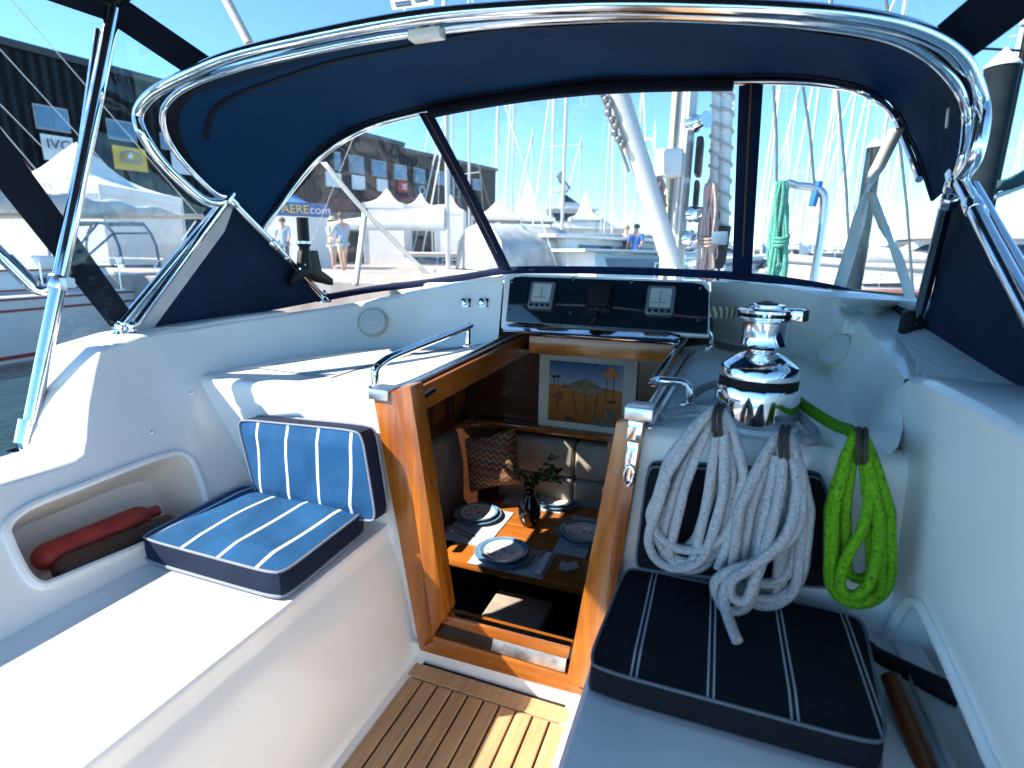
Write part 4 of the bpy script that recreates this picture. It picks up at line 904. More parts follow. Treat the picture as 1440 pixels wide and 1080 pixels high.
# ------------------------------------------------------------------ sprayhood
t = thing('sprayhood', 'navy canvas sprayhood on bright steel hoops over the companionway', 'sprayhood', (-.62, 1.9, 1.05))
HOOD = t
XL, XR = -1.86, .56
def mix(lst): return [at(px_, py_, a, v) for px_, py_, a, v in lst]
grab = spl(mix([(318, 281, 'x', XL), (303, 285, 'x', XL), (288, 282, 'x', XL), (267, 267, 'x', XL), (227, 228, 'x', XL), (200, 187, 'x', XL), (194, 160, 'y', 1.415), (213, 133, 'y', 1.40), (260, 107, 'y', 1.38), (333, 77, 'y', 1.36), (480, 43, 'y', 1.34), (600, 23, 'y', 1.33), (720, 13, 'y', 1.33), (840, 8, 'y', 1.33), (960, 9, 'y', 1.34), (1127, 16, 'y', 1.36), (1250, 32, 'y', 1.42), (1320, 57, 'y', 1.50), (1358, 92, 'y', 1.57), (1377, 135, 'x', .545), (1381, 170, 'x', XR), (1370, 222, 'x', XR), (1352, 250, 'x', XR)]), 6)
mb = MB(); mb.tube(grab, .0175, 16); mb.build('grab_rail_hoop', CHROME, t)
bow_px = [(316, 276, 'x', XL+.01), (300, 270, 'x', XL+.015), (267, 238, 'x', XL+.02), (240, 203, 'x', XL+.02), (229, 172, 'y', 1.455), (234, 148, 'y', 1.44), (263, 123, 'y', 1.42), (333, 97, 'y', 1.40), (480, 63, 'y', 1.38), (600, 44, 'y', 1.37), (720, 31, 'y', 1.37), (840, 24, 'y', 1.37), (960, 23, 'y', 1.38), (1127, 32, 'y', 1.40), (1243, 50, 'y', 1.46), (1306, 80, 'y', 1.54), (1346, 122, 'y', 1.60), (1359, 165, 'x', XR-.01), (1355, 215, 'x', XR-.01), (1346, 246, 'x', XR-.01)]
bow = spl(mix(bow_px), 6)
mb = MB(); mb.tube(bow, .0105, 14); mb.build('aft_hoop', CHROME, t)
fr_px = [(370, 323, 'x', XL), (382, 305, 'x', -1.84), (411, 266, 'x', -1.79), (445, 226, 'x', -1.70), (482, 198, 'y', 2.10), (530, 175, 'y', 2.17), (605, 156, 'y', 2.2), (700, 138, 'y', 2.21), (800, 125, 'y', 2.22), (900, 118, 'y', 2.22), (1032, 115, 'y', 2.2), (1110, 115, 'y', 2.19), (1177, 121, 'y', 2.17), (1228, 136, 'y', 2.13), (1258, 165, 'x', .56), (1272, 200, 'x', .57), (1290, 245, 'x', .575), (1303, 285, 'x', .575)]
frt = spl(mix(fr_px), 6); N_ = 72
# canvas roof between the hoops, slightly arched
Ba, Fa = resample(bow, N_), resample(frt, N_)
rows = []
M_ = 12
for k in range(M_+1):
    s_ = k/M_; row = []
    for i in range(N_):
        p = Ba[i].lerp(Fa[i], s_); c = V((-.64, p.y, 1.15)); o = (p-c).normalized(); e = min(1, min(i, N_-1-i)/10)
        row.append(p+o*(.05*math.sin(math.pi*s_)*e+.016+.004*math.sin(i*.55+k*.8)*e))
    rows.append(row)
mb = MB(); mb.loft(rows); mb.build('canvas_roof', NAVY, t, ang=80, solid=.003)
# dark reinforcing band and aft hem sewn under the canvas
def band(s0, s1, i0, i1, off, name, m=NAVYD):
    rr = []
    for q in range(4):
        s_ = s0+(s1-s0)*q/3; k = min(M_-1, int(s_*M_)); f_ = s_*M_-k
        rr.append([rows[k][i].lerp(rows[k+1][i], f_)+(V((-.64, rows[k][i].y, 1.15))-rows[k][i]).normalized()*off for i in range(i0, i1)])
    mb = MB(); mb.loft(rr); return mb.build(name, m, t, ang=80, solid=.002)
band(.0, .10, 0, N_, .006, 'aft_hem')
band(.26, .295, 7, N_-6, .006, 'seam_band')
band(.955, 1.0, 0, N_, .005, 'front_hem')
# front hoop: steel shows at both shoulders, canvas sleeve between
def sub(c, a, b): return [p for p in c[a:b]]
mb = MB(); mb.tube(frt[:37], .0125, 14); mb.build('front_hoop', CHROME, t)
mb = MB(); mb.tube(frt[60:98], .0115, 14); mb.build('front_hoop', CHROME, t)
mb = MB(); mb.tube([p+V((0, -.004, -.006)) for p in frt[36:61]], .024, 12); mb.build('hoop_sleeve', NAVYD, t)
mb = MB(); mb.ball(frt[36], .016, 8); mb.build('hoop_cap', CHROME, t)
# legs
JL, JR = at(320, 278, 'x', XL), at(1346, 250, 'x', XR)
AL = at(186, 462, 'x', XL); FB = at(456, 417, 'x', XL+.03); FR_ = at(1292, 448, 'x', .60)
mb = MB(); mb.tube([JL, AL], .0150, 14); mb.build('leg', CHROME, t)
mb = MB(); mb.tube([at(306, 292, 'x', XL-.01), at(170, 455, 'x', XL-.01)], .0125, 14); mb.build('leg', CHROME, t)
mb = MB(); mb.tube([JL, JL.lerp(FB, .55)], .0165, 14); mb.tube([JL.lerp(FB, .5), FB], .0135, 14); mb.build('leg', CHROME, t)
tl_ = mix([(1352, 258, 'x', XR), (1392, 335, 'x', XR), (1440, 425, 'x', XR), (1530, 600, 'x', XR)]); mb = MB(); mb.tube(tl_, .0175, 16); mb.build('leg', CHROME, t)
mb = MB(); mb.tube(mix([(1368, 262, 'x', XR+.03), (1475, 450, 'x', XR+.03), (1560, 600, 'x', XR+.03)]), .0150, 14); mb.build('leg', CHROME, t)
mb = MB(); mb.tube([at(1343, 240, 'x', XR), at(1330, 290, 'x', XR+.005), FR_], [.015, .0165, .0165], 14); mb.build('leg', mat('dark_steel', (.30, .32, .34), .12, 1, var=.1), t)
# joints and feet
def joint(p, r, d, l, n='hinge_collar'):
    mb = MB(); d = V(d).normalized(); mb.lathe([(r*.9, -l/2), (r, -l/2+.004), (r, l/2-.004), (r*.9, l/2)], p, d, 18); return mb.build(n, CHROME, t)
joint(JL, .022, AL-JL, .06); joint(JL.lerp(FB, .03), .021, FB-JL, .05); joint(JL.lerp(FB, .42), .021, FB-JL, .05); joint(JL.lerp(FB, .55), .0185, FB-JL, .02)
joint(JR, .022, tl_[1]-tl_[0], .06); joint(tl_[0].lerp(tl_[1], .45), .021, tl_[1]-tl_[0], .045); joint(at(1334, 285, 'x', XR), .02, FR_-JR, .03); joint(at(1340, 262, 'x', XR), .02, FR_-JR, .03)
def foot(p, n='deck_foot'):
    mb = MB(); mb.lathe([(.034, -.012), (.034, -.004), (.026, .002), (.016, .012), (.016, .03)], p, n=20); mb.tube([p+V((0, -.024, .022)), p+V((0, .024, .022))], .007, 8); mb.ball(p+V((0, 0, .03)), .019, 8); return mb.build(n, CHROME, t)
foot(AL+V((0, 0, -.02))); foot(at(170, 470, 'x', XL-.03)); foot(FB+V((0, 0, -.015)))
# side curtains
NC = NAVYD
mb = MB(); q = [JL, JL.lerp(FB, .4), FB+V((0, .0, -.02)), at(330, 447, 'x', XL-.005), at(203, 474, 'x', XL-.005)]
mb.slab([p+V((-.012, 0, 0)) for p in q], (.004, 0, 0)); mb.build('side_curtain', canvas('curtain_navy', (.008, .018, .048), .12), t, smooth=False)
mb = MB(); mb.slab([p+V((-.008, 0, 0)) for p in (at(322, 290, 'x', XL), at(336, 300, 'x', XL), at(213, 468, 'x', XL), at(192, 466, 'x', XL))], (.002, 0, 0)); mb.build('curtain_binding', mat('grey_binding', (.45, .46, .47), .7), t, smooth=False)
q = [at(1352, 262, 'x', .60), at(1400, 350, 'x', .60), at(1460, 470, 'x', .60), at(1560, 680, 'x', .60), at(1300, 462, 'x', .615), at(1322, 360, 'x', .60), at(1338, 270, 'x', .60)]
mb = MB(); mb.slab(q, (.004, 0, 0)); mb.build('side_curtain', MATS['curtain_navy'], t, smooth=False)
# windscreen: lower edge on the house top, three clear panes and two zipped posts
def yb(px_, py_, y): return at(px_, py_, 'y', y)
low = [FB+V((0, .01, .0)), at(520, 406, 'y', 2.42), at(600, 396, 'y', 2.5), at(660, 387, 'y', 2.54), at(715, 379, 'y', 2.56), at(800, 378, 'y', 2.57), at(900, 380, 'y', 2.57), at(1000, 384, 'y', 2.56), at(1040, 387, 'y', 2.55), at(1100, 393, 'y', 2.50), at(1180, 407, 'y', 2.40), at(1240, 425, 'x', .63), at(1290, 447, 'x', .60)]
lowc = spl(low, 6); Lr = resample(lowc, 61); Fr = resample(frt[0:], 61)
def pane(i0, i1, name='window_pane', k=8):
    rr = []
    for q in range(k+1):
        s_ = q/k; rr.append([Lr[i].lerp(Fr[i], s_)+V((0, .03*math.sin(math.pi*s_), 0)) for i in range(i0, i1+1)])
    mb = MB(); mb.loft(rr); return mb.build(name, VINYL, t, ang=80)
# indices of the two posts are found along the curves
def near(c, px_, py_):
    best = min(range(len(c)), key=lambda i: ((c[i]-CAM).normalized()-ray(px_, py_).normalized()).length); return best
# rebuild upper and lower curves so that the posts pair up
uL, uR = near(frt, 600, 158), near(frt, 1055, 115); lL, lR = near(lowc, 712, 379), near(lowc, 1043, 388)
def seg(c, a, b, n): return resample(c[a:b+1], n)
for (ua, ub, la, lb) in ((0, uL, 0, lL), (uL, uR, lL, lR), (uR, len(frt)-1, lR, len(lowc)-1)):
    Lo, Up = seg(lowc, la, lb, 25), seg(frt, ua, ub, 25); rr = []
    for q in range(9):
        s_ = q/8; rr.append([a.lerp(b, s_)+V((0, .02*math.sin(math.pi*s_), 0)) for a, b in zip(Lo, Up)])
    mb = MB(); mb.loft(rr); mb.build('window_pane', VINYL, t, ang=80)
mb = MB(); nrm = V((0, -.9, .3)).normalized()
mb.loft([[p+V((0, -.004, -.022)) for p in lowc], [p+V((0, -.006, -.004)) for p in lowc], [p+V((0, .002, .012)) for p in lowc]]); mb.build('lower_hem', canvas('hem_navy', (.008, .016, .05), .1), t, ang=80, solid=.003)
ZIP = mat('zip_brown', (.10, .055, .03), .6)
for (up, lo_, w_) in ((at(600, 160, 'y', 2.2), at(712, 380, 'y', 2.55), .030), (at(1056, 120, 'y', 2.2), at(1043, 389, 'y', 2.54), .038)):
    rr = []; d = V((1, 0, 0)) if up.x > -.5 else V((.9, .25, 0)).normalized()
    for q in range(9):
        s_ = q/8; p = lo_.lerp(up, s_)+V((0, .02*math.sin(math.pi*s_)-.008, 0)); rr.append([p-d*w_, p-d*w_*.3+V((0, -.006, 0)), p+d*w_*.3+V((0, -.006, 0)), p+d*w_])
    mb = MB(); mb.loft(rr); s = mb.build('window_post', MATS['hem_navy'], t, ang=80, solid=.002)
    mb = MB(); mb.tube([lo_.lerp(up, q/8)+V((0, .02*math.sin(math.pi*q/8)-.017, 0)) for q in range(1, 9)], .0035, 6); mb.build('zip', ZIP, s)
# tie-down webbing crossing outside the side panes
WEBW = mat('white_webbing', (.62, .60, .56), .8, var=.1, bump=.3, bscale=400)
def web(pts, w_, name='webbing_strap', tw=0):
    rr = []; pts = spl(pts, 6)
    for i, p in enumerate(pts):
        a = tw*max(0, 1-abs(i/(len(pts)-1)-.5)*6); d = V((math.cos(a), math.sin(a), 0)); rr.append([p-d*w_, p+d*w_])
    mb = MB(); mb.loft(rr); mb.build(name, WEBW, t, solid=.003)
web([at(455, 228, 'y', 2.35), at(512, 296, 'y', 2.42), at(600, 385, 'y', 2.52)], .018); web([at(514, 292, 'y', 2.43), at(508, 340, 'y', 2.43), at(500, 402, 'y', 2.42)], .018)
web([at(1262, 180, 'y', 2.35), at(1240, 225, 'y', 2.38), at(1221, 265, 'y', 2.4), at(1198, 345, 'y', 2.45), at(1178, 412, 'y', 2.47)], .022, tw=1.2); web([at(1224, 270, 'y', 2.4), at(1243, 320, 'y', 2.42), at(1262, 360, 'y', 2.42), at(1283, 430, 'y', 2.4)], .017, tw=.8)
# white clip on the aft hoop
p = at(600, 48, 'y', 1.36); mb = MB(); mb.box(p+V((-.045, -.018, -.014)), p+V((.045, .018, .010))); mb.box(p+V((-.03, -.012, .010)), p+V((-.012, .012, .03))); mb.box(p+V((.012, -.012, .010)), p+V((.03, .012, .03))); mb.build('hoop_clip', GEL, t, bevel=.004)
p = at(1330, 178, 'x', XR-.03); mb = MB(); mb.obox(p, (0, .012, .05), (.006, 0, 0), (0, .008, -.004)); mb.build('hoop_clip', GEL, t, bevel=.002)
# black deck block at the starboard front foot
p = at(1292, 452, 'x', .605)
b = thing('deck_hinge_box', 'black rounded plastic box at the foot of the starboard sprayhood leg', 'hinge box', p+V((0, 0, -.05)))
mb = MB(); mb.box(p+V((-.045, -.03, -.055)), p+V((.045, .04, .035))); mb.build('housing', RUBBER, b, bevel=.016, seg=3)
mb = MB(); mb.lathe([(.016, 0), (.016, .012), (.012, .016)], p+V((-.008, -.03, -.005)), (0, -1, 0), 16); mb.build('knob', BLACK, b)

# black outboard bracket / rod holder on the port leg
p = at(427, 385, 'x', XL+.02)
b = thing('rod_holder', 'black plastic rod holder clamped on the port sprayhood leg', 'rod holder', p)
h0, h1 = at(430, 378, 'x', XL+.06), at(425, 306, 'x', XL+.06); d = (h1-h0).normalized()
mb = MB(); mb.lathe([(.024, 0), (.024, .10), (.030, .104), (.030, .118), (.026, .12), (.026, (h1-h0).length)], h0, d, 20); mb.build('tube', BLACK, b)
mb = MB(); mb.lathe([(.033, .112), (.033, .124)], h0, d, 20); mb.build('ring', STEEL, b)
mb = MB(); q = [at(418, 352, 'x', XL+.04), at(440, 352, 'x', XL+.04), at(446, 380, 'x', XL+.04), at(462, 392, 'x', XL+.04), at(462, 401, 'x', XL+.04), at(440, 396, 'x', XL+.04), at(428, 385, 'x', XL+.04), at(404, 402, 'x', XL+.04), at(402, 394, 'x', XL+.04), at(416, 378, 'x', XL+.04)]
mb.slab(q, (.03, 0, 0)); mb.build('clamp', BLACK, b, bevel=.004)
for px_, py_ in ((421, 378), (429, 372)):
    mb = MB(); mb.lathe([(.006, 0), (.005, .004)], at(px_, py_, 'x', XL+.072), (1, 0, 0), 10); mb.build('bolt', CHROME, b)

# ------------------------------------------------------------------ bimini with its strut, straps and clear joining panel
t = thing('bimini', 'dark canvas sun awning over the cockpit with navy straps and steel struts', 'awning', (-.62, 0, 2.1))
CL = at(160, 12, 'x', -1.87)
ST0 = at(38, 622, 'x', -1.885)
zb = CL.z+.02; yfr = CL.y
rows = []
for i in range(13):
    y = yfr-(yfr+.5)*i/12; rows.append([V((-1.87+2.62*k/16, y, zb+.17*math.sin(math.pi*k/16)**.8-.10*(i/12)**2)) for k in range(17)])
mb = MB(); mb.loft(rows); mb.build('awning_canvas', canvas('awning_navy', (.006, .010, .022), .05), t, ang=80, solid=.006)
mb = MB(); mb.tube(rows[0], .022, 12); mb.build('front_bow', BLACK, t)
mb = MB(); mb.tube([r[0] for r in rows], .020, 12); mb.build('side_rail', BLACK, t)
mb = MB(); mb.tube([r[-1] for r in rows], .020, 12); mb.build('side_rail', BLACK, t)
mb = MB(); mb.tube([ST0, CL], .0205, 18); mb.build('strut', CHROME, t)
mb = MB(); mb.tube([at(88, 405, 'x', -1.90), at(138, 42, 'x', -1.90)], .0115, 12); mb.build('strut', CHROME, t)
cq = ST0.lerp(CL, .355); mb = MB(); mb.lathe([(.027, -.02), (.029, -.016), (.029, .016), (.027, .02)], cq, CL-ST0, 18); mb.obox(cq+V((.0, -.012, -.014)), (.055, 0, 0), (0, .024, 0), (0, 0, .028)); mb.build('strut_clamp', STEEL, t)
mb = MB(); mb.tube(spl([cq+V((-.03, 0, -.012)), at(55, 408, 'x', -1.93), at(30, 385, 'x', -1.95), at(-40, 315, 'x', -2.0), at(-160, 190, 'x', -2.05)], 6), .0165, 14); mb.build('brace_tube', CHROME, t)
mb = MB(); mb.lathe([(.021, -.05), (.021, .05)], at(28, 383, 'x', -1.95), at(-40, 315, 'x', -2.0)-at(30, 385, 'x', -1.95), 16); mb.build('brace_sleeve', CHROME, t)
mb = MB(); mb.lathe([(.026, -.02), (.026, .05)], ST0+V((0, 0, .02)), CL-ST0, 18); mb.build('strut_socket', CHROME, t)
mb = MB(); mb.obox(ST0+V((-.05, -.035, -.035)), (.15, 0, 0), (0, .07, .004), (0, 0, .012)); mb.lathe([(.02, -.03), (.022, .02)], ST0+V((.0, 0, 0)), (0, 0, 1), 16); mb.tube([ST0+V((-.04, .0, 0)), ST0+V((.05, 0, 0))], .008, 8); mb.build('strut_foot', CHROME, t, bevel=.003)
def bandstrap(a, b, w0, w1, name='strap', m=NAVYD):
    a, b = V(a), V(b); d = (b-a).normalized(); v = (a.lerp(b, .5)-CAM).normalized(); s_ = d.cross(V((0, -.35, 1))).normalized() if name == 'x' else d.cross(v).normalized()
    mb = MB(); mb.slab([a-s_*w0, a+s_*w0, b+s_*w1, b-s_*w1], v*.004); return mb.build(name, m, t, smooth=False)
bandstrap(CL+V((0, 0, .0)), at(290, 100, 'y', 1.52), .045, .045)
bandstrap(CL, at(50, -25, 'x', -1.87), .04, .035)
bandstrap(at(-30, 185, 'x', -2.0), at(172, 452, 'x', XL-.02), .05, .038)
bandstrap(at(1338, 62, 'y', 1.62), V(rows[0][-1])+V((0, 0, -.02)), .052, .06)
# clear joining panels between awning and sprayhood
PANE2 = vinyl('joining_vinyl', .0, (.93, .98, 1))
def pan(lst):
    mb = MB(); mb.poly(lst); mb.build('clear_panel', PANE2, t, smooth=False)
pan([CL+V((-.01, 0, -.02)), at(290, 100, 'y', 1.53), at(196, 165, 'x', XL-.02), at(320, 283, 'x', XL-.02), at(180, 455, 'x', XL-.03), at(60, 590, 'x', XL-.03)])

# cleat on the port coaming
p = at(68, 548, 'x', -1.93)
c = thing('fairlead', 'small steel fairlead on the outer side of the port coaming', 'fairlead', p)
mb = MB(); mb.ball(p, .02, 8, (1.2, 1.2, .9)); mb.build('eye', CHROME, c)
mb = MB(); mb.lathe([(.028, -.016), (.028, -.010), (.018, -.004)], p, n=18); mb.build('base_flange', CHROME, c)
# ------------------------------------------------------------------ water and quay (setting)
WZ = -.75; QZ = .75
def waterm():
    m, nt, b, L = nodes('harbour_water'); setc(b, (.015, .045, .055), .08, spec=.5)
    tc = nt.nodes.new('ShaderNodeTexCoord'); mp = nt.nodes.new('ShaderNodeMapping'); mp.inputs['Scale'].default_value = (1, .45, 1); mp.inputs['Rotation'].default_value = (0, 0, .5); L(tc.outputs['Object'], mp.inputs['Vector'])
    nz = nt.nodes.new('ShaderNodeTexNoise'); nz.inputs['Scale'].default_value = 1.6; nz.inputs['Detail'].default_value = 5; nz.inputs['Distortion'].default_value = .6; L(mp.outputs[0], nz.inputs['Vector'])
    bp = nt.nodes.new('ShaderNodeBump'); bp.inputs['Strength'].default_value = .8; bp.inputs['Distance'].default_value = .12; L(nz.outputs['Fac'], bp.inputs['Height']); L(bp.outputs['Normal'], b.inputs['Normal']); return m
mb = MB(); S = 1600
mb.quad((-S, -S, WZ), (S, -S, WZ), (S, S, WZ), (-S, S, WZ)); struct(mb.build('water', waterm(), smooth=False))
QUAY = mat('quay_boards', (.46, .37, .32), .8, var=.25, scale=1.2, stretch=(1, 14, 1), bump=.3, bscale=30)
mb = MB(); q = [(-70, -40), (-30, -30), (-17.5, 2), (-13.0, 8.6), (-6.2, 9.6), (-5.6, 12.5), (-6.6, 18), (-8.5, 28), (-2, 75), (-90, 75)]
mb.slab([(x_, y, WZ-.5) for x_, y in q], (0, 0, QZ-WZ+.5)); struct(mb.build('quay', QUAY, smooth=False, bevel=.03))
# far shore: low hills and a breakwater
mb = MB(); rows = [[], [], []]; rnd = random.Random(9)
for i in range(60):
    a = R(-75+150*i/59); r_ = 620; h = 6+5*math.sin(i*.35)+3*math.sin(i*.9+1)
    for k, (rr, hh) in enumerate(((r_, WZ), (r_+40, h), (r_+260, h*.6))): rows[k].append(V((rr*math.sin(a), rr*math.cos(a), hh)))
mb.loft(rows); struct(mb.build('far_hills', mat('hazy_hills', (.42, .47, .46), .9, var=.2, scale=.02)))
WOODD = mat('weathered_dock', (.36, .31, .26), .8, var=.3, scale=2, stretch=(1, 10, 1))
def pontoon(a, b, w_, name, label):
    a, b = V(a), V(b); d = (b-a).normalized(); s_ = V((-d.y, d.x, 0)); t = thing('pontoon', label, 'pontoon', a, 'floating pontoons')
    mb = MB(); mb.obox(a-s_*w_/2+V((0, 0, WZ+.32)), b-a, s_*w_, (0, 0, .12)); mb.build('deck', WOODD, t, bevel=.02)
    mb = MB(); mb.obox(a-s_*w_*.42+V((0, 0, WZ-.1)), b-a, s_*w_*.84, (0, 0, .42)); mb.build('float', mat('concrete_float', (.4, .4, .38), .9), t)
pontoon((9.0, 14, 0), (17, 60, 0), 2.2, '', 'long wooden pontoon on the starboard side between the moored boats')
pontoon((3.5, 30, 0), (40, 27, 0), 2.0, '', 'cross pontoon ahead of the mast pulpit')

WHITE = mat('boat_white', (.70, .70, .68), .3, var=.06, scale=2); DARKG = mat('smoked_glass', (.015, .02, .028), .06, coat=.5)
ALU = mat('mast_alloy', (.52, .52, .51), .45, .2, var=.08, scale=4); SAILW = mat('sail_white', (.80, .79, .75), .85, var=.10, scale=3, bump=.5, bscale=8); TENT = mat('tent_white', (.70, .69, .66), .8, var=.06, scale=2, bump=.3, bscale=4)
RED = mat('stripe_red', (.28, .03, .03), .4); BLUEC = mat('canopy_blue', (.02, .16, .42), .7, var=.15); WIRE = mat('rig_wire', (.55, .55, .55), .4, .6); GREYC = mat('cover_grey', (.46, .46, .46), .8, var=.25, scale=3, bump=.5, bscale=9); TEALH = mat('hull_blue', (.02, .10, .22), .2, coat=.5)

# ------------------------------------------------------------------ long dark building on the quay
E_ = at(697, 241, 'z', 8.6); q_ = ray(1293, 362); FD = V((q_.x, q_.y, 0)).normalized(); FN = V((FD.y, -FD.x, 0)); FN = FN if FN.dot(CAM-E_) > 0 else -FN
def fac(px_, py_, off=0): return onp(px_, py_, E_+FN*off, FN)
t = thing('quay_building', 'long dark slatted building with rows of windows behind the tents on the quay', 'building', V((E_.x, E_.y, QZ)))
def slats():
    m, nt, b, L = nodes('charcoal_slats'); setc(b, (.02, .026, .032), .85, spec=.15)
    tc = nt.nodes.new('ShaderNodeTexCoord'); vm = nt.nodes.new('ShaderNodeVectorMath'); vm.operation = 'DOT_PRODUCT'; vm.inputs[1].default_value = FD; L(tc.outputs['Object'], vm.inputs[0])
    md = nt.nodes.new('ShaderNodeMath'); md.operation = 'PINGPONG'; md.inputs[1].default_value = .2; L(vm.outputs['Value'], md.inputs[0])
    nz = nt.nodes.new('ShaderNodeTexNoise'); nz.inputs['Scale'].default_value = .9; nz.inputs['Detail'].default_value = 6; L(tc.outputs['Object'], nz.inputs['Vector'])
    rp = nt.nodes.new('ShaderNodeValToRGB'); e = rp.color_ramp.elements; e[0].position = .15; e[0].color = (.006, .007, .008, 1); e[1].position = .5; e[1].color = (.020, .027, .031, 1)
    dv = nt.nodes.new('ShaderNodeMath'); dv.operation = 'MULTIPLY'; dv.inputs[1].default_value = 5.0; L(md.outputs[0], dv.inputs[0]); mu = nt.nodes.new('ShaderNodeMath'); mu.operation = 'MULTIPLY'; L(dv.outputs[0], mu.inputs[0]); L(nz.outputs['Fac'], mu.inputs[1])
    L(mu.outputs[0], rp.inputs['Fac']); L(rp.outputs['Color'], b.inputs['Base Color'])
    bp = nt.nodes.new('ShaderNodeBump'); bp.inputs['Distance'].default_value = .08; L(md.outputs[0], bp.inputs['Height']); L(bp.outputs['Normal'], b.inputs['Normal']); return m
SL = slats()
zr = E_.z; H1 = fac(550, 203); zl = H1.z; PL = fac(0, 52); dpt = -FN*14
S0 = H1+FD*1.2; far_l = PL-FD*14
mb = MB()
def wallbox(a, b, z0, za, zb_): mb.hex8([V((p.x, p.y, z0)) for p in (a, b, b+dpt, a+dpt)], [V((a.x, a.y, za)), V((b.x, b.y, zb_)), V((b.x, b.y, zb_))+dpt, V((a.x, a.y, za))+dpt])
wallbox(S0, E_, QZ, zr, zr); mb.build('wall', SL, t, smooth=False)
mb = MB(); wallbox(far_l, S0-FD*.02, QZ, PL.z, zl); mb.build('wall', SL, t, smooth=False)
mb = MB(); ROOFM = mat('roof_flashing', (.03, .035, .04), .5)
wallbox(S0+FN*.15, E_+FN*.15+FD*.1, zr, zr+.25, zr+.25); mb.build('roof', ROOFM, t, smooth=False)
mb = MB()
a_, b_ = far_l+FN*.15, S0+FN*.15; mb.hex8([V((a_.x, a_.y, PL.z)), V((b_.x, b_.y, zl)), V((b_.x, b_.y, zl))+dpt, V((a_.x, a_.y, PL.z))+dpt], [V((a_.x, a_.y, PL.z+.3)), V((b_.x, b_.y, zl+.3)), V((b_.x, b_.y, zl+.3))+dpt, V((a_.x, a_.y, PL.z+.3))+dpt]); mb.build('roof', ROOFM, t, smooth=False)
WG = mat('window_sky_glass', (.10, .17, .22), .05, .5, var=.3, scale=.5); WFR = mat('window_frame_grey', (.30, .33, .35), .5)
def frect(x0, y0, x1, y1, off):
    a = fac(x0, (y0+y1)/2); b = fac(x1, (y0+y1)/2); m_ = fac((x0+x1)/2, y0).z, fac((x0+x1)/2, y1).z
    return [V((a.x, a.y, m_[1]))+FN*off, V((b.x, b.y, m_[1]))+FN*off, V((b.x, b.y, m_[0]))+FN*off, V((a.x, a.y, m_[0]))+FN*off]
for (x0, y0, x1, y1) in ((48, 150, 96, 184), (150, 170, 190, 198), (225, 190, 262, 212), (-60, 120, -10, 160), (469, 214, 478, 240), (490, 219, 511, 244), (522, 226, 542, 249), (553, 232, 571, 253), (581, 237, 597, 258), (611, 241, 625, 260), (640, 247, 652, 264), (664, 252, 675, 267)):
    q = frect(x0, y0, x1, y1, .02); f = MB().slab(q, FN*.06).build('window', WFR, t, smooth=False)
    for u0, u1 in ((.05, .48), (.52, .95)):
        p = [q[0].lerp(q[1], u0)+V((0, 0, .08)), q[0].lerp(q[1], u1)+V((0, 0, .08)), q[3].lerp(q[2], u1)-V((0, 0, .08)), q[3].lerp(q[2], u0)-V((0, 0, .08))]
        MB().slab([v+FN*.065 for v in p], FN*.02).build('pane', WG, f, smooth=False)
MAROON = mat('maroon_awning', (.12, .015, .02), .8)
for (x0, y0, x1, y1) in ((-30, 222, 38, 256), (461, 280, 492, 297), (508, 268, 531, 280), (545, 276, 575, 286)):
    q = frect(x0, y0, x1, y1, .1); MB().hex8([q[0]+FN*1.2, q[1]+FN*1.2, q[1], q[0]], [q[3]+FN*.3, q[2]+FN*.3, q[2], q[3]]).build('awning', MAROON, t, smooth=False)
mb = MB(); q = frect(440, 298, 690, 330, .05); mb.slab(q, FN*.05); mb.build('shopfront', mat('dark_shopfront', (.02, .02, .022), .2), t, smooth=False)
INKB = mat('sign_ink', (.03, .06, .12), .6); SIGNW = mat('sign_white', (.75, .77, .78), .6); SIGNY = mat('sign_yellow', (.75, .45, .03), .6); SIGNR = mat('sign_red', (.55, .05, .06), .6); SIGNK = mat('sign_dark', (.03, .05, .08), .5)
def sign(x0, y0, x1, y1, m, label, txt=None, ink=INKB, size=.6, deco=None):
    q = frect(x0, y0, x1, y1, .12); c = (q[0]+q[2])/2; s = thing('wall_sign', label, 'sign', c); MB().slab(q, FN*.06).build('board', m, s, smooth=False); up = V((0, 0, 1)); hh = q[3].z-q[0].z
    for k, (tx, sz, dy) in enumerate(txt or []): text(tx, sz*hh, ink, s, 'lettering', c+FN*.20+up*dy*hh, FD, up, .01)
    if deco: deco(s, c+FN*.19, hh)
def circ(s, c, hh):
    MB().tube([c+FD*hh*.42*math.cos(a*.26)+V((0, 0, hh*.36*math.sin(a*.26)-hh*.03)) for a in range(0, 13)], hh*.03, 6).build('emblem', mat('doyle_blue', (.10, .28, .55), .6), s)
    MB().slab([c+FD*hh*-.2+V((0, 0, .02)), c+FD*hh*.05+V((0, 0, .02)), c+FD*hh*.02+V((0, 0, hh*.30))], FN*.02).build('emblem', SIGNW, s, smooth=False)
sign(58, 192, 102, 227, SIGNW, 'white wall sign with large letters IVC above the big tent', [('IVC', .55, .12)])
sign(158, 208, 204, 240, SIGNY, 'yellow sailmaker sign on the dark building', [('DOYLE', .26, -.14)], MATS.get('doyle_blue') or mat('doyle_blue', (.10, .28, .55), .6), deco=circ)
sign(240, 217, 282, 246, SIGNW, 'pale blank sign seen through the sprayhood side opening')
sign(456, 243, 478, 263, SIGNW, 'white sign under the first window right of the navy canvas')
sign(493, 247, 511, 267, SIGNW, 'white sign under the second pair of windows')
sign(528, 252, 543, 270, SIGNW, 'white sign between the red sign and the second white sign')
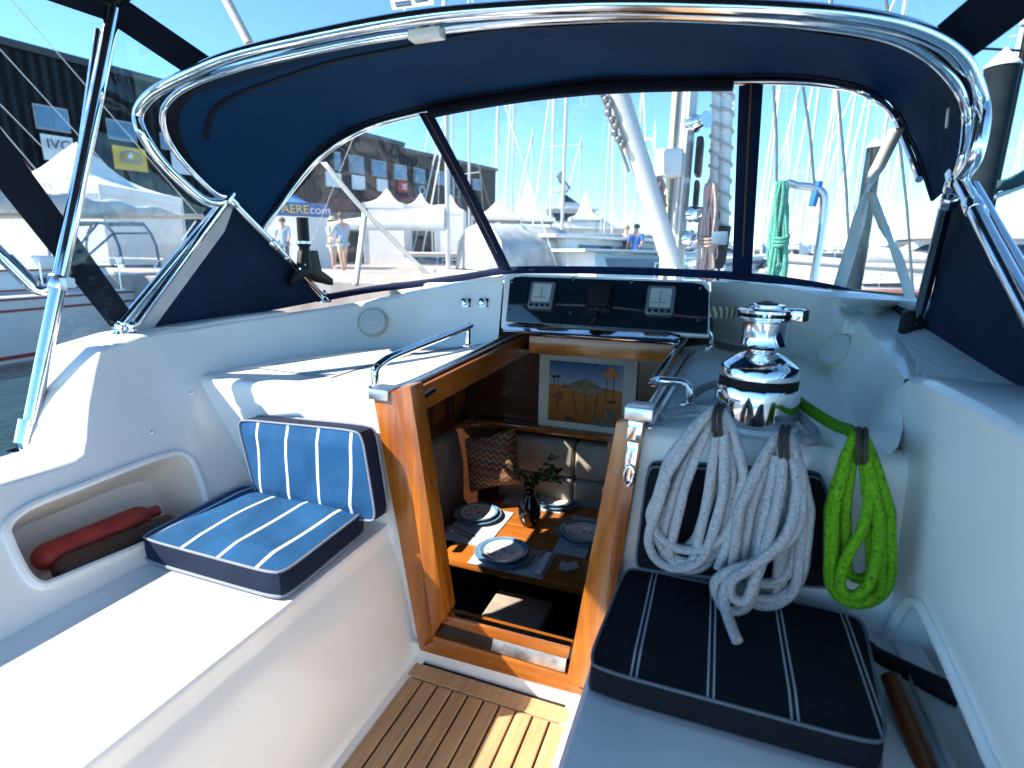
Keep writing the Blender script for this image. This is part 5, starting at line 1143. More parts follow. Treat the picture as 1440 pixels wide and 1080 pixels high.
sign(558, 256, 571, 270, SIGNR, 'red sign with two white bands of lettering on the dark building', deco=lambda s, c, hh: [MB().slab([c-FD*hh*.3+V((0, 0, z*hh)), c+FD*hh*.3+V((0, 0, z*hh)), c+FD*hh*.3+V((0, 0, (z+.16)*hh)), c-FD*hh*.3+V((0, 0, (z+.16)*hh))], FN*.02).build('lettering', SIGNW, s, smooth=False) for z in (.06, -.22)])
sign(582, 259, 597, 277, SIGNK, 'dark square sign with a white emblem', deco=lambda s, c, hh: MB().tube([c+FD*hh*.3*math.cos(a*.524)+V((0, 0, hh*.3*math.sin(a*.524))) for a in range(12)], hh*.05, 6, True).build('emblem', SIGNW, s))

# ------------------------------------------------------------------ tents
def tent(px_, ype, yea, wpx, dist, label, m=TENT, name='pagoda_tent', k_=.55, legs=True, wall=False, grp='white tents along the quay'):
    pk_ = far(px_, ype, dist); ea = far(px_, yea, dist); w_ = wpx*dist/F*.5*.84; t = thing(name, label, 'tent', V((ea.x, ea.y, QZ)), grp); rot = .35; rows = []
    def crn(r_, z):
        out = []
        for i in range(4):
            a = rot+math.pi/4+i*math.pi/2; p0 = V((ea.x+r_*1.414*math.cos(a), ea.y+r_*1.414*math.sin(a), z)); a2 = a+math.pi/2; p1 = V((ea.x+r_*1.414*math.cos(a2), ea.y+r_*1.414*math.sin(a2), z)); out += [p0.lerp(p1, q/4) for q in range(4)]
        return out
    for i in range(9):
        s_ = i/8; rows.append(crn(max(.01, w_*(1-s_)**1.0*(1-.28*math.sin(math.pi*s_))), ea.z+(pk_.z-ea.z)*(s_**(1/ (1-k_*.45)) if s_ else 0)))
    mb = MB(); mb.loft(rows, True); mb.build('roof', m, t, ang=35)
    vh = max(.25, w_*.14); mb = MB(); mb.loft([crn(w_, ea.z), crn(w_*1.005, ea.z-vh)], True); mb.build('valance', m, t, smooth=False)
    if wall:
        mb = MB(); mb.loft([crn(w_*.985, ea.z-vh*.5), crn(w_*.985, QZ)], True); mb.build('side_wall', TENT, t, smooth=False)
    if legs:
        for i in range(4):
            a = rot+math.pi/4+i*math.pi/2; p = V((ea.x+w_*1.40*math.cos(a), ea.y+w_*1.40*math.sin(a), QZ)); MB().tube([p, V((p.x, p.y, ea.z))], .05, 6).build('pole', ALU, t)
    return t, ea, w_
tent(118, 203, 268, 205, 19, 'large white pagoda tent behind the moored yacht with red stripes', wall=True)
tent(545, 266, 288, 66, 30, 'white tent left of centre in front of the maroon awning', wall=True)
tent(592, 272, 290, 44, 34, 'white tent just left of the sprayhood post')
tent(634, 274, 296, 46, 30, 'white tent seen through the port sprayhood post line', wall=True)
tent(741, 250, 308, 88, 42, 'tall peaked white tent at the centre of the windscreen', k_=1.1)
tent(700, 282, 306, 80, 38, 'low white tent left of the tall peaked one', k_=.3)
tent(822, 268, 306, 50, 44, 'narrow white tent beside the large motor yacht', k_=1.0)
t, ea, w_ = tent(398, 262, 288, 120, 21, 'blue market tent with a web address on its valance', BLUEC, 'market_tent', grp=None, legs=False, wall=True)
vd = (CAM-ea); vd.z = 0; vd.normalize(); vx = V((-vd.y, vd.x, 0)); c = far(425, 295, 18.2)
mb = MB(); mb.obox(c-vx*.95+V((0, 0, -.22))+vd*.0, vx*1.80, vd*.03, (0, 0, .44)); mb.build('banner', mat('banner_blue', (.015, .10, .30), .6), t, smooth=False)
SIGNY2 = mat('letter_yellow', (.85, .55, .08), .6)
text('AERE', .38, SIGNY2, t, 'lettering', c+vd*.06-vx*.22, vx, (0, 0, 1), .01); text('.com', .38, SIGNW, t, 'lettering', c+vd*.06+vx*.52, vx, (0, 0, 1), .01)

# ------------------------------------------------------------------ boats
def frame(p, h):                               # local frame of a boat: u forward, n to its port side
    u = V((math.sin(h), math.cos(h), 0)); n_ = V((-u.y, u.x, 0)); return lambda s_, l, z: V((p.x, p.y, 0))+u*s_+n_*l+V((0, 0, z))
def hull_mesh(P, L_, B_, fb, transom=.75, n=14):
    rows = []
    for i in range(n+1):
        s_ = i/n; w_ = B_/2*(transom+(1-transom)*math.sin(math.pi*min(1, s_*1.6)/2)) if s_ < .45 else B_/2*max(.012, (1-((s_-.45)/.55)**2.2)); x_ = L_*(s_-.5); sh = fb*(1+.22*(max(0, s_-.4)/.6)**2)
        rows.append([P(x_, w_*l, z) for l, z in ((-1, WZ+sh), (-.97, WZ+sh*.5), (-.86, WZ), (-.5, WZ-.25), (0, WZ-.4), (.5, WZ-.25), (.86, WZ), (.97, WZ+sh*.5), (1, WZ+sh))])
    mb = MB(); mb.loft(rows); mb.loft([[r[0], r[0].lerp(r[-1], .5)+V((0, 0, .05)), r[-1]] for r in rows]); mb.poly(rows[0]); return mb, rows
def sailboat(px_, dist, h, L_, mh, label, hm=WHITE, cover=None, py_=362, grp='sailing boats moored across the harbour', detail=True, rake=.0, bh=.12, ch=1.0):
    p = far(px_, py_, dist); P = frame(p, h); t = thing('sailing_boat', label, 'sailing boat', V((p.x, p.y, WZ)), grp)
    mb, rows = hull_mesh(P, L_, L_*.3, L_*.105); mb.build('hull', hm, t, ang=50); z0 = WZ+L_*.11
    mb = MB(); a = L_*.30
    mb.hex8([P(-L_*.12, -L_*.085, z0), P(L_*.2, -L_*.055, z0), P(L_*.2, L_*.055, z0), P(-L_*.12, L_*.085, z0)], [P(-L_*.12, -L_*.07, z0+L_*.045), P(L_*.14, -L_*.04, z0+L_*.03), P(L_*.14, L_*.04, z0+L_*.03), P(-L_*.12, L_*.07, z0+L_*.045)]); c = mb.build('cabin', WHITE, t, bevel=.05)
    if detail:
        for sd in (-1, 1):
            mb = MB(); mb.slab([P(-L_*.09, sd*L_*.0835, z0+L_*.013), P(L_*.10, sd*L_*.064, z0+L_*.013), P(L_*.10, sd*L_*.058, z0+L_*.024), P(-L_*.09, sd*L_*.079, z0+L_*.032)], (P(0, sd, 0)-P(0, 0, 0))*.01); mb.build('window', DARKG, c, smooth=False)
    mx = L_*.08; r_ = L_*.0085
    mb = MB(); mb.tube([P(mx, 0, z0), P(mx-rake, 0, z0+mh)], [r_, r_*.8], 8); m_ = mb.build('mast', ALU, t)
    for q in (.38, .70):
        mb = MB(); mb.tube([P(mx, -L_*.10*(1.2-q), z0+mh*q), P(mx, L_*.10*(1.2-q), z0+mh*q)], r_*.3, 6); mb.build('spreader', ALU, m_)
    mb = MB(); bz = z0+L_*bh; mb.tube([P(mx, 0, bz), P(-L_*.33, 0, bz)], r_*.8, 8); b_ = mb.build('boom', ALU, t)
    if cover:
        mb = MB(); n = 12; rr = []
        for i in range(n+1):
            s_ = i/n; x_ = mx-(.01+s_*.41)*L_; hh = L_*(.050*(1-s_)+.014)*ch*(1+.04*math.sin(i*2.1)); rr.append([P(x_, L_*.011*math.cos(a)*(1.2-s_*.5), bz+hh*.5+hh*.62*math.sin(a)) for a in [k*math.pi/5 for k in range(10)]])
        mb.loft(rr, True); mb.poly(rr[0]); mb.poly(rr[-1]); mb.build('sail_cover', cover, t)
    top_ = P(mx-rake, 0, z0+mh*.97); w2 = max(.006, dist*.00028)
    for nm, (a, b) in (('forestay', (P(L_*.48, 0, z0+.1), top_)), ('backstay', (P(-L_*.48, 0, z0), top_)), ('shroud', (P(mx-.1, L_*.14, z0), top_)), ('shroud', (P(mx-.1, -L_*.14, z0), top_))):
        mb = MB(); mb.tube([a, b], w2*(4.0 if nm == 'forestay' else 1), 6); mb.build(nm, SAILW if nm == 'forestay' else WIRE, t)
    if detail:
        for sd in (-1, 1):
            mb = MB(); pts = [r[0 if sd < 0 else -1]+V((0, 0, .6)) for r in rows]; mb.tube(pts, .012, 5)
            for r in rows[::2]: q = r[0 if sd < 0 else -1]; mb.tube([q, q+V((0, 0, .6))], .014, 5)
            mb.build('guard_rail', WIRE, t)
    return t
def motorboat(px_, dist, h, L_, label, hm=WHITE, tiers=1, canopy=None, py_=362, grp='motor boats moored across the harbour', z=WZ):
    p = far(px_, py_, dist); P = frame(p, h); t = thing('motor_boat', label, 'motor boat', V((p.x, p.y, WZ)), grp)
    mb, rows = hull_mesh(P, L_, L_*.31, L_*.13, .92); mb.build('hull', hm, t, ang=50); z0 = WZ+L_*.135; hh = L_*.075
    mb = MB(); mb.tube([r[0].lerp(r[1], .3) for r in rows], L_*.006, 6); mb.tube([r[-1].lerp(r[-2], .3) for r in rows], L_*.006, 6); mb.build('rubbing_strake', mat('strake_grey', (.2, .22, .24), .5), t)
    x0, x1, w_ = -L_*.28, L_*.24, L_*.125
    for k in range(tiers):
        mb = MB(); mb.hex8([P(x0, -w_, z0), P(x1, -w_*.7, z0), P(x1, w_*.7, z0), P(x0, w_, z0)], [P(x0, -w_*.92, z0+hh), P(x1-hh*1.6, -w_*.66, z0+hh), P(x1-hh*1.6, w_*.66, z0+hh), P(x0, w_*.92, z0+hh)]); c = mb.build('superstructure', WHITE, t, bevel=.06)
        for sd in (-1, 1):
            mb = MB(); f_ = lambda u, v: P(x0+(x1-hh*1.6*v-x0)*u, sd*(w_*(1-.08*v)*(1-u)+(w_*.7-w_*.04*v)*u)+sd*.03, z0+hh*v)
            mb.poly([f_(.12, .35), f_(.93, .35), f_(.90, .78), f_(.10, .80)]); mb.build('window', DARKG, c, smooth=False, solid=.02)
        mb = MB(); g_ = lambda l, v: P(x1-hh*1.6*v+.03, l*(w_*.7-w_*.04*v), z0+hh*v+.02); mb.poly([g_(-.85, .3), g_(.85, .3), g_(.85, .82), g_(-.85, .82)]); mb.build('windscreen', DARKG, c, smooth=False, solid=.02)
        mb = MB(); mb.obox(P(x0-L_*.05, -w_*1.02, z0+hh), P(x1-hh*1.2, 0, 0)-P(x0-L_*.05, 0, 0), P(0, w_*2.04, 0)-P(0, 0, 0), (0, 0, L_*.008)); mb.build('roof', WHITE, c, bevel=.03)
        z0 += hh+L_*.008; x0 += L_*.06; x1 -= L_*.14; w_ *= .86
    if tiers > 1:
        mb = MB(); mb.tube([P(-L_*.12, -w_*.8, z0), P(-L_*.16, -w_*.7, z0+hh*.7), P(-L_*.16, w_*.7, z0+hh*.7), P(-L_*.12, w_*.8, z0)], L_*.007, 8); mb.lathe([(L_*.018, 0), (L_*.02, L_*.012), (L_*.008, L_*.03)], P(-L_*.16, 0, z0+hh*.7), n=14); mb.build('radar_arch', mat('arch_dark', (.08, .10, .12), .4), t)
        mb = MB(); mb.tube([P(-L_*.16, .2, z0+hh*.7), P(-L_*.17, .2, z0+hh*1.8)], .03, 6); mb.build('aerial', WIRE, t)
    if canopy:
        mb = MB(); rr = []
        for i in range(7):
            a = math.pi*i/6; rr.append([P(s_*L_, -L_*.10*math.cos(a), WZ+L_*.13+L_*.11*math.sin(a)**.7) for s_ in (-.46, -.4, -.3, -.22)])
        mb.loft(rr); mb.poly([r[0] for r in rr]); mb.build('canopy', canopy, t, solid=.02)
    mb = MB(); mb.tube([r[0]+V((0, 0, .55)) for r in rows[6:]]+[r[-1]+V((0, 0, .55)) for r in rows[:5:-1]], .02, 6)
    for r in rows[6::2]:
        for q in (r[0], r[-1]): mb.tube([q, q+V((0, 0, .55))], .016, 5)
    mb.build('bow_rail', CHROME, t); return t

# neighbour with red stripes on the port side
W0 = at(0, 515, 'z', WZ); vp = ray(890, 361); u_ = V((vp.x, vp.y, 0)).normalized(); n_ = V((-u_.y, u_.x, 0))
def NP(s_, l, z): return V((W0.x, W0.y, 0))+u_*s_+n_*l+V((0, 0, z))
def sof(px_, l=0):                              # station along the neighbour seen at a pixel column
    d = ray(px_, 400); A_ = V((W0.x, W0.y))+V((n_.x, n_.y))*l; den = u_.x*d.y-u_.y*d.x; return (-(A_.x-CAM.x)*d.y+(A_.y-CAM.y)*d.x)/den
def nz_(px_, py_, l=0):                         # height there
    s_ = sof(px_, l); q = NP(s_, l, 0); d = ray(px_, py_); return CAM.z+d.z*math.hypot(q.x-CAM.x, q.y-CAM.y)/math.hypot(d.x, d.y)
s1 = sof(283); zs = .44
t = thing('moored_yacht', 'white sailing yacht with red stripes moored close on the port side', 'sailing yacht', NP(s1/2, 1.5, WZ))
rows = []
for i in range(15):
    s_ = -7+(s1+7)*i/14; w_ = 1.75*min(1, (i/5+.15))*(1 if i < 12 else 1-.04*(i-11)); o = 1.75-w_
    rows.append([NP(s_, 1.75-w_*k, z) for k, z in ((1, zs), (.99, .25), (.97, -.2), (.93, WZ), (.5, WZ-.4), (-.5, WZ-.4), (-.93, WZ), (-.99, .25), (-1, zs))])
mb = MB(); mb.loft(rows); mb.loft([[r[0], r[4].lerp(r[5], .5)*0+(r[0]+r[-1])/2+V((0, 0, .06)), r[-1]] for r in rows]); mb.poly(rows[-1]); mb.build('hull', WHITE, t, ang=50)
for z, hw in ((.20, .022), (.40, .018), (WZ+.10, .035)):
    mb = MB(); rr = []
    for r in rows:
        k = (zs-z)/(zs-.25) if z > .25 else None
        a = r[0].lerp(r[1], k) if z > .25 else (r[1].lerp(r[2], (.25-z)/.45) if z > -.2 else r[2].lerp(r[3], (-.2-z)/(-.2-WZ)))
        rr.append([a+V((0, 0, hw))-n_*.012, a-V((0, 0, hw))-n_*.012])
    mb.loft(rr); mb.build('red_stripe', RED, t, smooth=False, solid=.006)
mb = MB(); mb.hex8([NP(-6, .75, zs+.02), NP(s1-1.9, .55, zs+.02), NP(s1-1.9, 2.9, zs+.02), NP(-6, 2.7, zs+.02)], [NP(-5.4, .95, zs+.42), NP(s1-1.9, .80, zs+.50), NP(s1-1.9, 2.7, zs+.50), NP(-5.4, 2.5, zs+.42)]); c = mb.build('cabin', WHITE, t, bevel=.05)
for x_ in (sof(178, .7),sof(60, .7), sof(-40, .7)):
    mb = MB(); mb.slab([NP(x_-.32, .60, zs+.12), NP(x_+.32, .58, zs+.12), NP(x_+.30, .70, zs+.34), NP(x_-.30, .70, zs+.34)], -n_*.025); mb.build('window', DARKG, c, bevel=.01)
for k, z in enumerate((zs+.06, zs+.43)):
    mb = MB(); mb.obox(NP(-5, .585+.2*k, z), u_*(s1+2.5), n_*.02, (0, 0, .035)); mb.build('red_stripe', RED, c, smooth=False)
mb = MB(); mb.hex8([NP(s1-1.9, .35, zs), NP(s1-.3, .35, zs), NP(s1-.3, .75, zs), NP(s1-1.9, .75, zs)], [NP(s1-1.9, .45, zs+.38), NP(s1-.4, .45, zs+.26), NP(s1-.4, .7, zs+.26), NP(s1-1.9, .7, zs+.38)]); mb.build('cockpit_coaming', WHITE, t, bevel=.04)
# its sprayhood: blue-grey frame with clear panes
s_a, s_b = sof(110, 1.0), sof(212, 1.0); zt1 = nz_(150, 313, 1.0); GB = mat('grey_blue_canvas', (.10, .15, .22), .8)
arch = lambda s_, z, w_: [NP(s_, 1.75+w_*math.cos(math.pi*k/12), zs+.5+(z-zs-.5)*min(1, 1.35*math.sin(math.pi*k/12))**.7) for k in range(13)]
A0, A1_, A2_ = arch(s_a, zs+.55, .95), arch(s_a+.9, zt1, 1.05), arch(s_b, zt1+.06, 1.1)
mb = MB(); mb.loft([A1_[3:10], A2_[3:10]]); mb.build('hood_canvas', mat('hood_pale', (.55, .56, .57), .8), t, solid=.02); mb = MB(); mb.loft([A0, A1_]); mb.loft([A1_[9:], A2_[9:]]); mb.loft([A1_[:4], A2_[:4]]); mb.build('hood_window', VINYL, t)
mb = MB(); mb.tube([A1_[9], A2_[9]], .05, 8); mb.tube([A1_[3], A2_[3]], .05, 8); mb.build('hood_binding', GB, t)
for A_ in (A1_, A2_): mb = MB(); mb.tube(A_, .03, 8); mb.build('hood_frame', GB, t)
for k in (8, 12, 10): mb = MB(); mb.tube([A0[k], A1_[k], A2_[min(12, k)]], .025, 6); mb.build('hood_frame', GB, t)
mb = MB(); mb.tube([A2_[12], NP(s_a+1.0, 1.75-1.0, zs+.5)], .02, 6); mb.build('hood_frame', GB, t)
# boom with a loose grey cover
zb0, zb1 = nz_(20, 296, 1.75), nz_(270, 300, 1.75); sb0, sb1 = sof(-60, 1.75), sof(285, 1.75)
mb = MB(); mb.tube([NP(sb0, 1.75, zb0-.18), NP(sb1+.3, 1.75, zb1-.05)], .07, 10); mb.build('boom', mat('boom_buff', (.45, .36, .27), .5), t)
mb = MB(); rr = []
for i in range(25):
    q = i/24; s_ = sb0+(sof(262, 1.75)-sb0)*q; z = zb0+(zb1-zb0)*q; hh = .52*(1-q)**.8+.10+.05*math.sin(i*1.3); rr.append([NP(s_, 1.75-.18*math.cos(a)*(1+.2*math.sin(i*.9+a)), z-.12+hh*.5+hh*.55*math.sin(a)) for a in [k*math.pi/6 for k in range(12)]])
mb.loft(rr, True); mb.build('sail_cover', GREYC, t, ang=80)
mb = MB(); w_ = NP(sof(165, .6), .55, zs+.02)
mb.lathe([(.10, 0), (.10, .08), (.06, .11), (.065, .22), (.09, .24), (.05, .27)], NP(sof(172, .62), .62, zs+.47), n=18); mb.build('winch', CHROME, t)
mb = MB(); mb.box(NP(sof(40, 1.2), 1.2, zs+.45), NP(sof(40, 1.2), 1.2, zs+.45)+V((.5, .5, .28))); mb.build('deck_hatch', WHITE, t, bevel=.06)
for px_ in (-80, 60, 170, 245):
    s_ = sof(px_, .1); mb = MB(); mb.tube([NP(s_, .1, zs), NP(s_, .1, zs+.62)], .016, 6); mb.build('stanchion', CHROME, t)
for z in (.34, .62): mb = MB(); mb.tube([NP(-6.5, .1, zs+z), NP(s1-1.2, .1, zs+z)], .006, 5); mb.build('lifeline', WIRE, t)
mb = MB(); mb.tube(spl([NP(s1-1.2, .1, zs), NP(s1-1.2, .1, zs+.62), NP(s1-.1, .12, zs+.66), NP(s1, .5, zs+.66), NP(s1, 2.9, zs+.66)], 4), .018, 8); mb.tube([NP(s1, .2, zs), NP(s1, .2, zs+.66)], .016, 6); mb.build('pushpit', CHROME, t)
for (a, b) in (((5, 130), (68, 225)), ((5, 155), (62, 230)), ((0, 95), (80, 195)), ((30, 40), (140, 190)), ((85, 15), (250, 250))):
    s_, s2 = sof(a[0], 1.75), sof(b[0], 1.75); mb = MB(); mb.tube([NP(s_-(s2-s_)*.6, 1.75, nz_(*a, 1.75)+(nz_(*a, 1.75)-nz_(*b, 1.75))*.6), NP(s2+(s2-s_)*.5, 1.75, nz_(*b, 1.75)-(nz_(*a, 1.75)-nz_(*b, 1.75))*.5)], .011, 5); mb.build('rigging_line', mat('line_white', (.7, .7, .68), .7), t)
mb = MB(); p0, p1 = NP(sof(185, .2), .2, nz_(185, 432, .2)), NP(sof(285, 1.0), 1.0, nz_(285, 312, 1.0)); mb.tube([p0, p1], .018, 6); mb.build('mooring_line', mat('line_white', (.7, .7, .68), .7), t)
p = NP(sof(272, .5), .5, zs+.45); b_ = thing('horseshoe_buoy', 'red horseshoe lifebuoy hung on the stern rail of the striped yacht', 'lifebuoy', p)
mb = MB(); mb.tube([p+V((.0, 0, .12))+u_*.17*math.cos(R(-60+300*k/14))+V((0, 0, .24*math.sin(R(-60+300*k/14)))) for k in range(15)], .055, 8); mb.build('buoy_ring', mat('buoy_red', (.6, .07, .03), .6), b_)
mb = MB(); mb.tube([p+V((0, 0, .12))+u_*.17*math.cos(a*.2+1.2)+V((0, 0, .24*math.sin(a*.2+1.2))) for a in range(4)], .058, 8); mb.build('reflective_band', SIGNW, b_)

# the fleet
fleet = [  # px, dist, heading, length, mast, label, hull, cover
 (598, 17.0, R(74), 9.0, 10.5, 'white sailboat with a broad white sail cover close ahead on the port bow', WHITE, SAILW),
 (673, 34, R(200), 10, 15, 'sailboat whose thin mast stands just right of the port sprayhood post', WHITE, BLUEC),
 (722, 46, R(170), 11, 17, 'sailboat with its mast left of the tall peaked tent', WHITE, SAILW),
 (797, 28, R(185), 10.5, 16, 'sailboat with the thick white mast at the middle of the windscreen', WHITE, SAILW),
 (846, 52, R(160), 12, 18, 'distant sailboat with its mast over the large motor yacht', WHITE, SAILW),
 (650, 44, R(210), 10, 14, 'sailboat half hidden by the port sprayhood post', WHITE, SAILW),
 (884, 58, R(150), 12, 18, 'sailboat behind the leaning white pole', WHITE, BLUEC),
 (1072, 40, R(190), 11, 17, 'sailboat directly right of the starboard sprayhood post', WHITE, BLUEC),
 (1126, 34, R(200), 10.5, 16, 'sailboat behind the steel mast pulpit', WHITE, SAILW),
 (1150, 48, R(200), 11, 17, 'second sailboat right of the pulpit with a blue hull', TEALH, SAILW),
 (1172, 58, R(195), 12, 18, 'far white sailboat between the pulpit and the piling', WHITE, SAILW),
 (1196, 40, R(205), 11, 16, 'sailboat with its mast in line with the capped piling', WHITE, BLUEC),
 (1142, 72, R(190), 12, 18, 'very distant sailboat, smallest in the starboard window', WHITE, SAILW),
 (1216, 66, R(185), 12, 18, 'distant sailboat just right of the capped piling', WHITE, SAILW),
 (1245, 50, R(200), 11, 16, 'sailboat near the aft edge of the starboard window', WHITE, SAILW),
 (1378, 30, R(205), 11, 17, 'sailboat outside the sprayhood behind the tall starboard piling', WHITE, SAILW),
 (1425, 42, R(200), 11, 17, 'sailboat at the starboard edge beyond the dark boom', WHITE, SAILW),
 (1010, 62, R(180), 12, 18, 'sailboat hidden mostly behind the own mast', WHITE, SAILW)]
EXTRA = [(1082, 74, 'slender far mast closest to the starboard sprayhood post'), (1100, 64, 'far sailboat behind the green rope hank'), (1118, 88, 'very far sailboat left of the pulpit top'), (1134, 56, 'far sailboat inside the pulpit frame'), (1160, 90, 'very far sailboat just right of the pulpit'), (1184, 76, 'far sailboat left of the capped piling'), (1204, 96, 'most distant sailboat behind the capped piling'), (1226, 84, 'far sailboat right behind the twisted webbing'), (1262, 78, 'far sailboat near the thin aft stay'), (700, 66, 'far sailboat above the low white tent'), (752, 74, 'far sailboat above the tall peaked tent'), (772, 60, 'far sailboat right of the tall peaked tent'), (818, 70, 'far sailboat above the narrow white tent'), (866, 82, 'far sailboat left of the leaning pole foot'), (905, 70, 'far sailboat between the leaning pole and the mast'), (620, 62, 'far sailboat left of the port sprayhood post'), (1398, 60, 'far sailboat beyond the tall starboard piling')]
rnd = random.Random(21)
for px_, d_, lb in EXTRA: fleet.append((px_, d_, R(rnd.uniform(150, 215)), rnd.uniform(10, 13), rnd.uniform(13, 20), lb, WHITE if rnd.random() < .7 else TEALH, rnd.choice((SAILW, BLUEC, GREYC))))
for f in fleet: sailboat(*f[:6], hm=f[6], cover=f[7], detail=f[1] < 50, bh=.205 if f[1] == 17.0 else .12, ch=1.15 if f[1] == 17.0 else 1)
motorboat(852, 20, R(30), 12.5, 'white motor cruiser with a grey enclosed canopy ahead of the windscreen', canopy=GREYC)
motorboat(890, 18.5, R(34), 10.5, 'white open motor boat with a long pale foredeck close ahead')
motorboat(832, 62, R(70), 24, 'large white motor yacht with dark window bands and a radar arch', tiers=3)
motorboat(655, 27, R(80), 10, 'small white motor boat behind the port sprayhood post')
motorboat(1330, 27, R(262), 15, 'white motor boat half hidden by the starboard hood legs', hm=WHITE)
motorboat(1165, 36, R(250), 12, 'dark blue hulled motor boat beside the cross pontoon', hm=TEALH, canopy=BLUEC)
motorboat(1108, 31, R(235), 10, 'small white motor boat seen behind the green rope hank')
motorboat(1420, 28, R(255), 15, 'white motor boat beyond the starboard curtain')
motorboat(905, 30, R(60), 15, 'white motor boat behind the foot of the leaning pole')
for px_, d_, h_, L_, lb, cn in ((1085, 58, 215, 15, 'far white motor boat left of the pulpit frame', None), (1145, 66, 205, 17, 'far white motor boat low on the horizon inside the pulpit frame', None), (1205, 52, 225, 15, 'far white motor boat crossed by the twisted webbing', BLUEC), (1240, 70, 215, 17, 'most distant white motor boat right of the piling', None), (1292, 44, 230, 14, 'white motor boat behind the starboard hood leg', None),
        (770, 44, 70, 16, 'white motor boat below the tall peaked tent', None), (860, 40, 66, 15, 'white motor boat left of the leaning pole', GREYC), (690, 46, 72, 16, 'white motor boat below the low white tent', None), (985, 46, 75, 16, 'white motor boat behind the mast', None)):
    motorboat(px_, d_, R(h_), L_, lb, canopy=cn)
# wooden-hulled boat in the starboard window
sailboat(1243, 22, R(257), 9, 12, 'varnished wooden boat with a pale rail at the edge of the starboard window', hm=mat('wood_hull', (.45, .13, .05), .3, coat=.4), cover=SAILW, grp=None)

# short posts along the cross pontoon
for k, px_ in enumerate((1118, 1150, 1197, 1228, 1262)):
    p = far(px_, 362, 31+k*1.5); mb = MB(); mb.lathe([(.16, -1.2), (.16, 2.3), (.12, 2.36), (.02, 2.38)], V((p.x, p.y, WZ+.3)), n=14, capt=False)
    tag(mb.build('pontoon_post', mat('post_dark', (.05, .04, .035), .8, spec=.1)), 'short dark post standing at the cross pontoon in the starboard window', 'post', 'posts at the cross pontoon')
# pilings
PILE = mat('dark_piling', (.014, .022, .028), .75, var=.3, scale=3, spec=.1)
for px_, ct, dist, r_, label in ((1231, 206, 14, .19, 'dark round piling with a white cone cap seen through the starboard window'), (1410, 92, 8.2, .215, 'tall dark piling with a white cone cap outside the sprayhood to starboard')):
    top_ = far(px_, ct, dist); t = thing('mooring_piling', label, 'piling', V((top_.x, top_.y, WZ)), 'capped mooring pilings')
    mb = MB(); mb.lathe([(r_, -top_.z+WZ-1), (r_, 0)], top_, n=24); mb.build('pile', PILE, t)
    mb = MB(); mb.lathe([(r_*1.06, -.03), (r_*1.06, .0), (.01, r_*1.15)], top_, n=24, capt=False); mb.build('cap', WHITE, t)
    mb = MB(); mb.lathe([(r_*1.04, -top_.z+WZ+.9), (r_*1.04, -top_.z+WZ+1.1)], top_, n=24); mb.build('guide_ring', STEEL, t)
top_ = far(1446, 40, 11); t = thing('dock_lamp', 'slim black lamp post with a white lamp head at the starboard edge', 'lamp post', V((top_.x, top_.y, WZ)))
mb = MB(); mb.tube([V((top_.x, top_.y, WZ)), top_], .065, 10); mb.build('post', BLACK, t); mb = MB(); mb.ball(top_+V((0, 0, .12)), .16, 10, (1, 1, .6)); mb.build('lamp_head', WHITE, t)
mb = MB(); a = far(1378, 68, 11); mb.tube([V((top_.x, top_.y, a.z)), a], .025, 8); mb.build('arm', BLACK, t)
# boat boom with a dark cover at the starboard edge
a, b = far(1392, 268, 9), far(1500, 226, 9); t = thing('covered_boom', 'boom under a dark green-blue cover at the starboard edge', 'boom', a)
mb = MB(); mb.tube([a+(b-a)*k/8+V((0, 0, .02*math.sin(k*2))) for k in range(9)], [.06, .09, .10, .11, .11, .12, .12, .12, .12], 10); mb.build('cover', mat('boom_cover_teal', (.02, .06, .07), .8), t)
mb = MB(); mb.tube([a+V((0, 0, -.14)), b+V((0, 0, -.14))], .045, 8); mb.build('spar', WHITE, t)

# ------------------------------------------------------------------ own mast and the gear on it
YM = 5.0
def m_(px_, py_, dy=0): return at(px_, py_, 'y', YM+dy)
mb0 = m_(952, 380); mx = mb0.x
t = thing('yacht_mast', 'stout white mast of the yacht with lines and fittings ahead of the windscreen', 'mast', V((mx, YM, .85)))
hw = (m_(972, 250).x-m_(938, 250).x)/2; mc = (m_(972, 250).x+m_(938, 250).x)/2
mb = MB(); mb.loft([[V((mc+hw*math.cos(a), YM+hw*1.35*math.sin(a), z)) for a in [k*2*math.pi/24 for k in range(24)]] for z in (.8, 12)], True); mb.build('spar', WHITE, t)
mb = MB(); mb.box((mc-hw*.55, YM-hw*1.42, .9), (mc-hw*.30, YM-hw*1.25, 11)); mb.build('sail_track', mat('track_grey', (.25, .26, .28), .5, .3), t)
for k, (dx, m2) in enumerate(((-.85, SAILW), (-.62, mat('line_yellow', (.62, .62, .30), .8)), (.1, SAILW), (.45, SAILW))):
    mb = MB(); mb.tube([V((mc+hw*dx, YM-hw*1.55, .95)), V((mc+hw*dx*.9, YM-hw*1.5, 11))], .010, 6); mb.build('halyard', m2, t)
a, b = m_(919, 250, -.25), m_(962, 208, -.25); mb = MB(); mb.box((a.x, YM-.30, a.z), (b.x, YM-.12, b.z)); bx = mb.build('gear_box', WHITE, t, bevel=.03)
mb = MB(); mb.tube(spl([m_(912, 215, -.25), m_(905, 206, -.25), m_(910, 196, -.25), m_(920, 198, -.25), m_(921, 210, -.25)], 5), .012, 8); mb.build('ring_bolt', WHITE, bx)
a, b = m_(975, 245, -.2), m_(990, 190, -.2); mb = MB(); mb.box((a.x, YM-.2, a.z), (b.x, YM+.05, b.z)); mb.build('winch_pad', BLACK, t, bevel=.02)
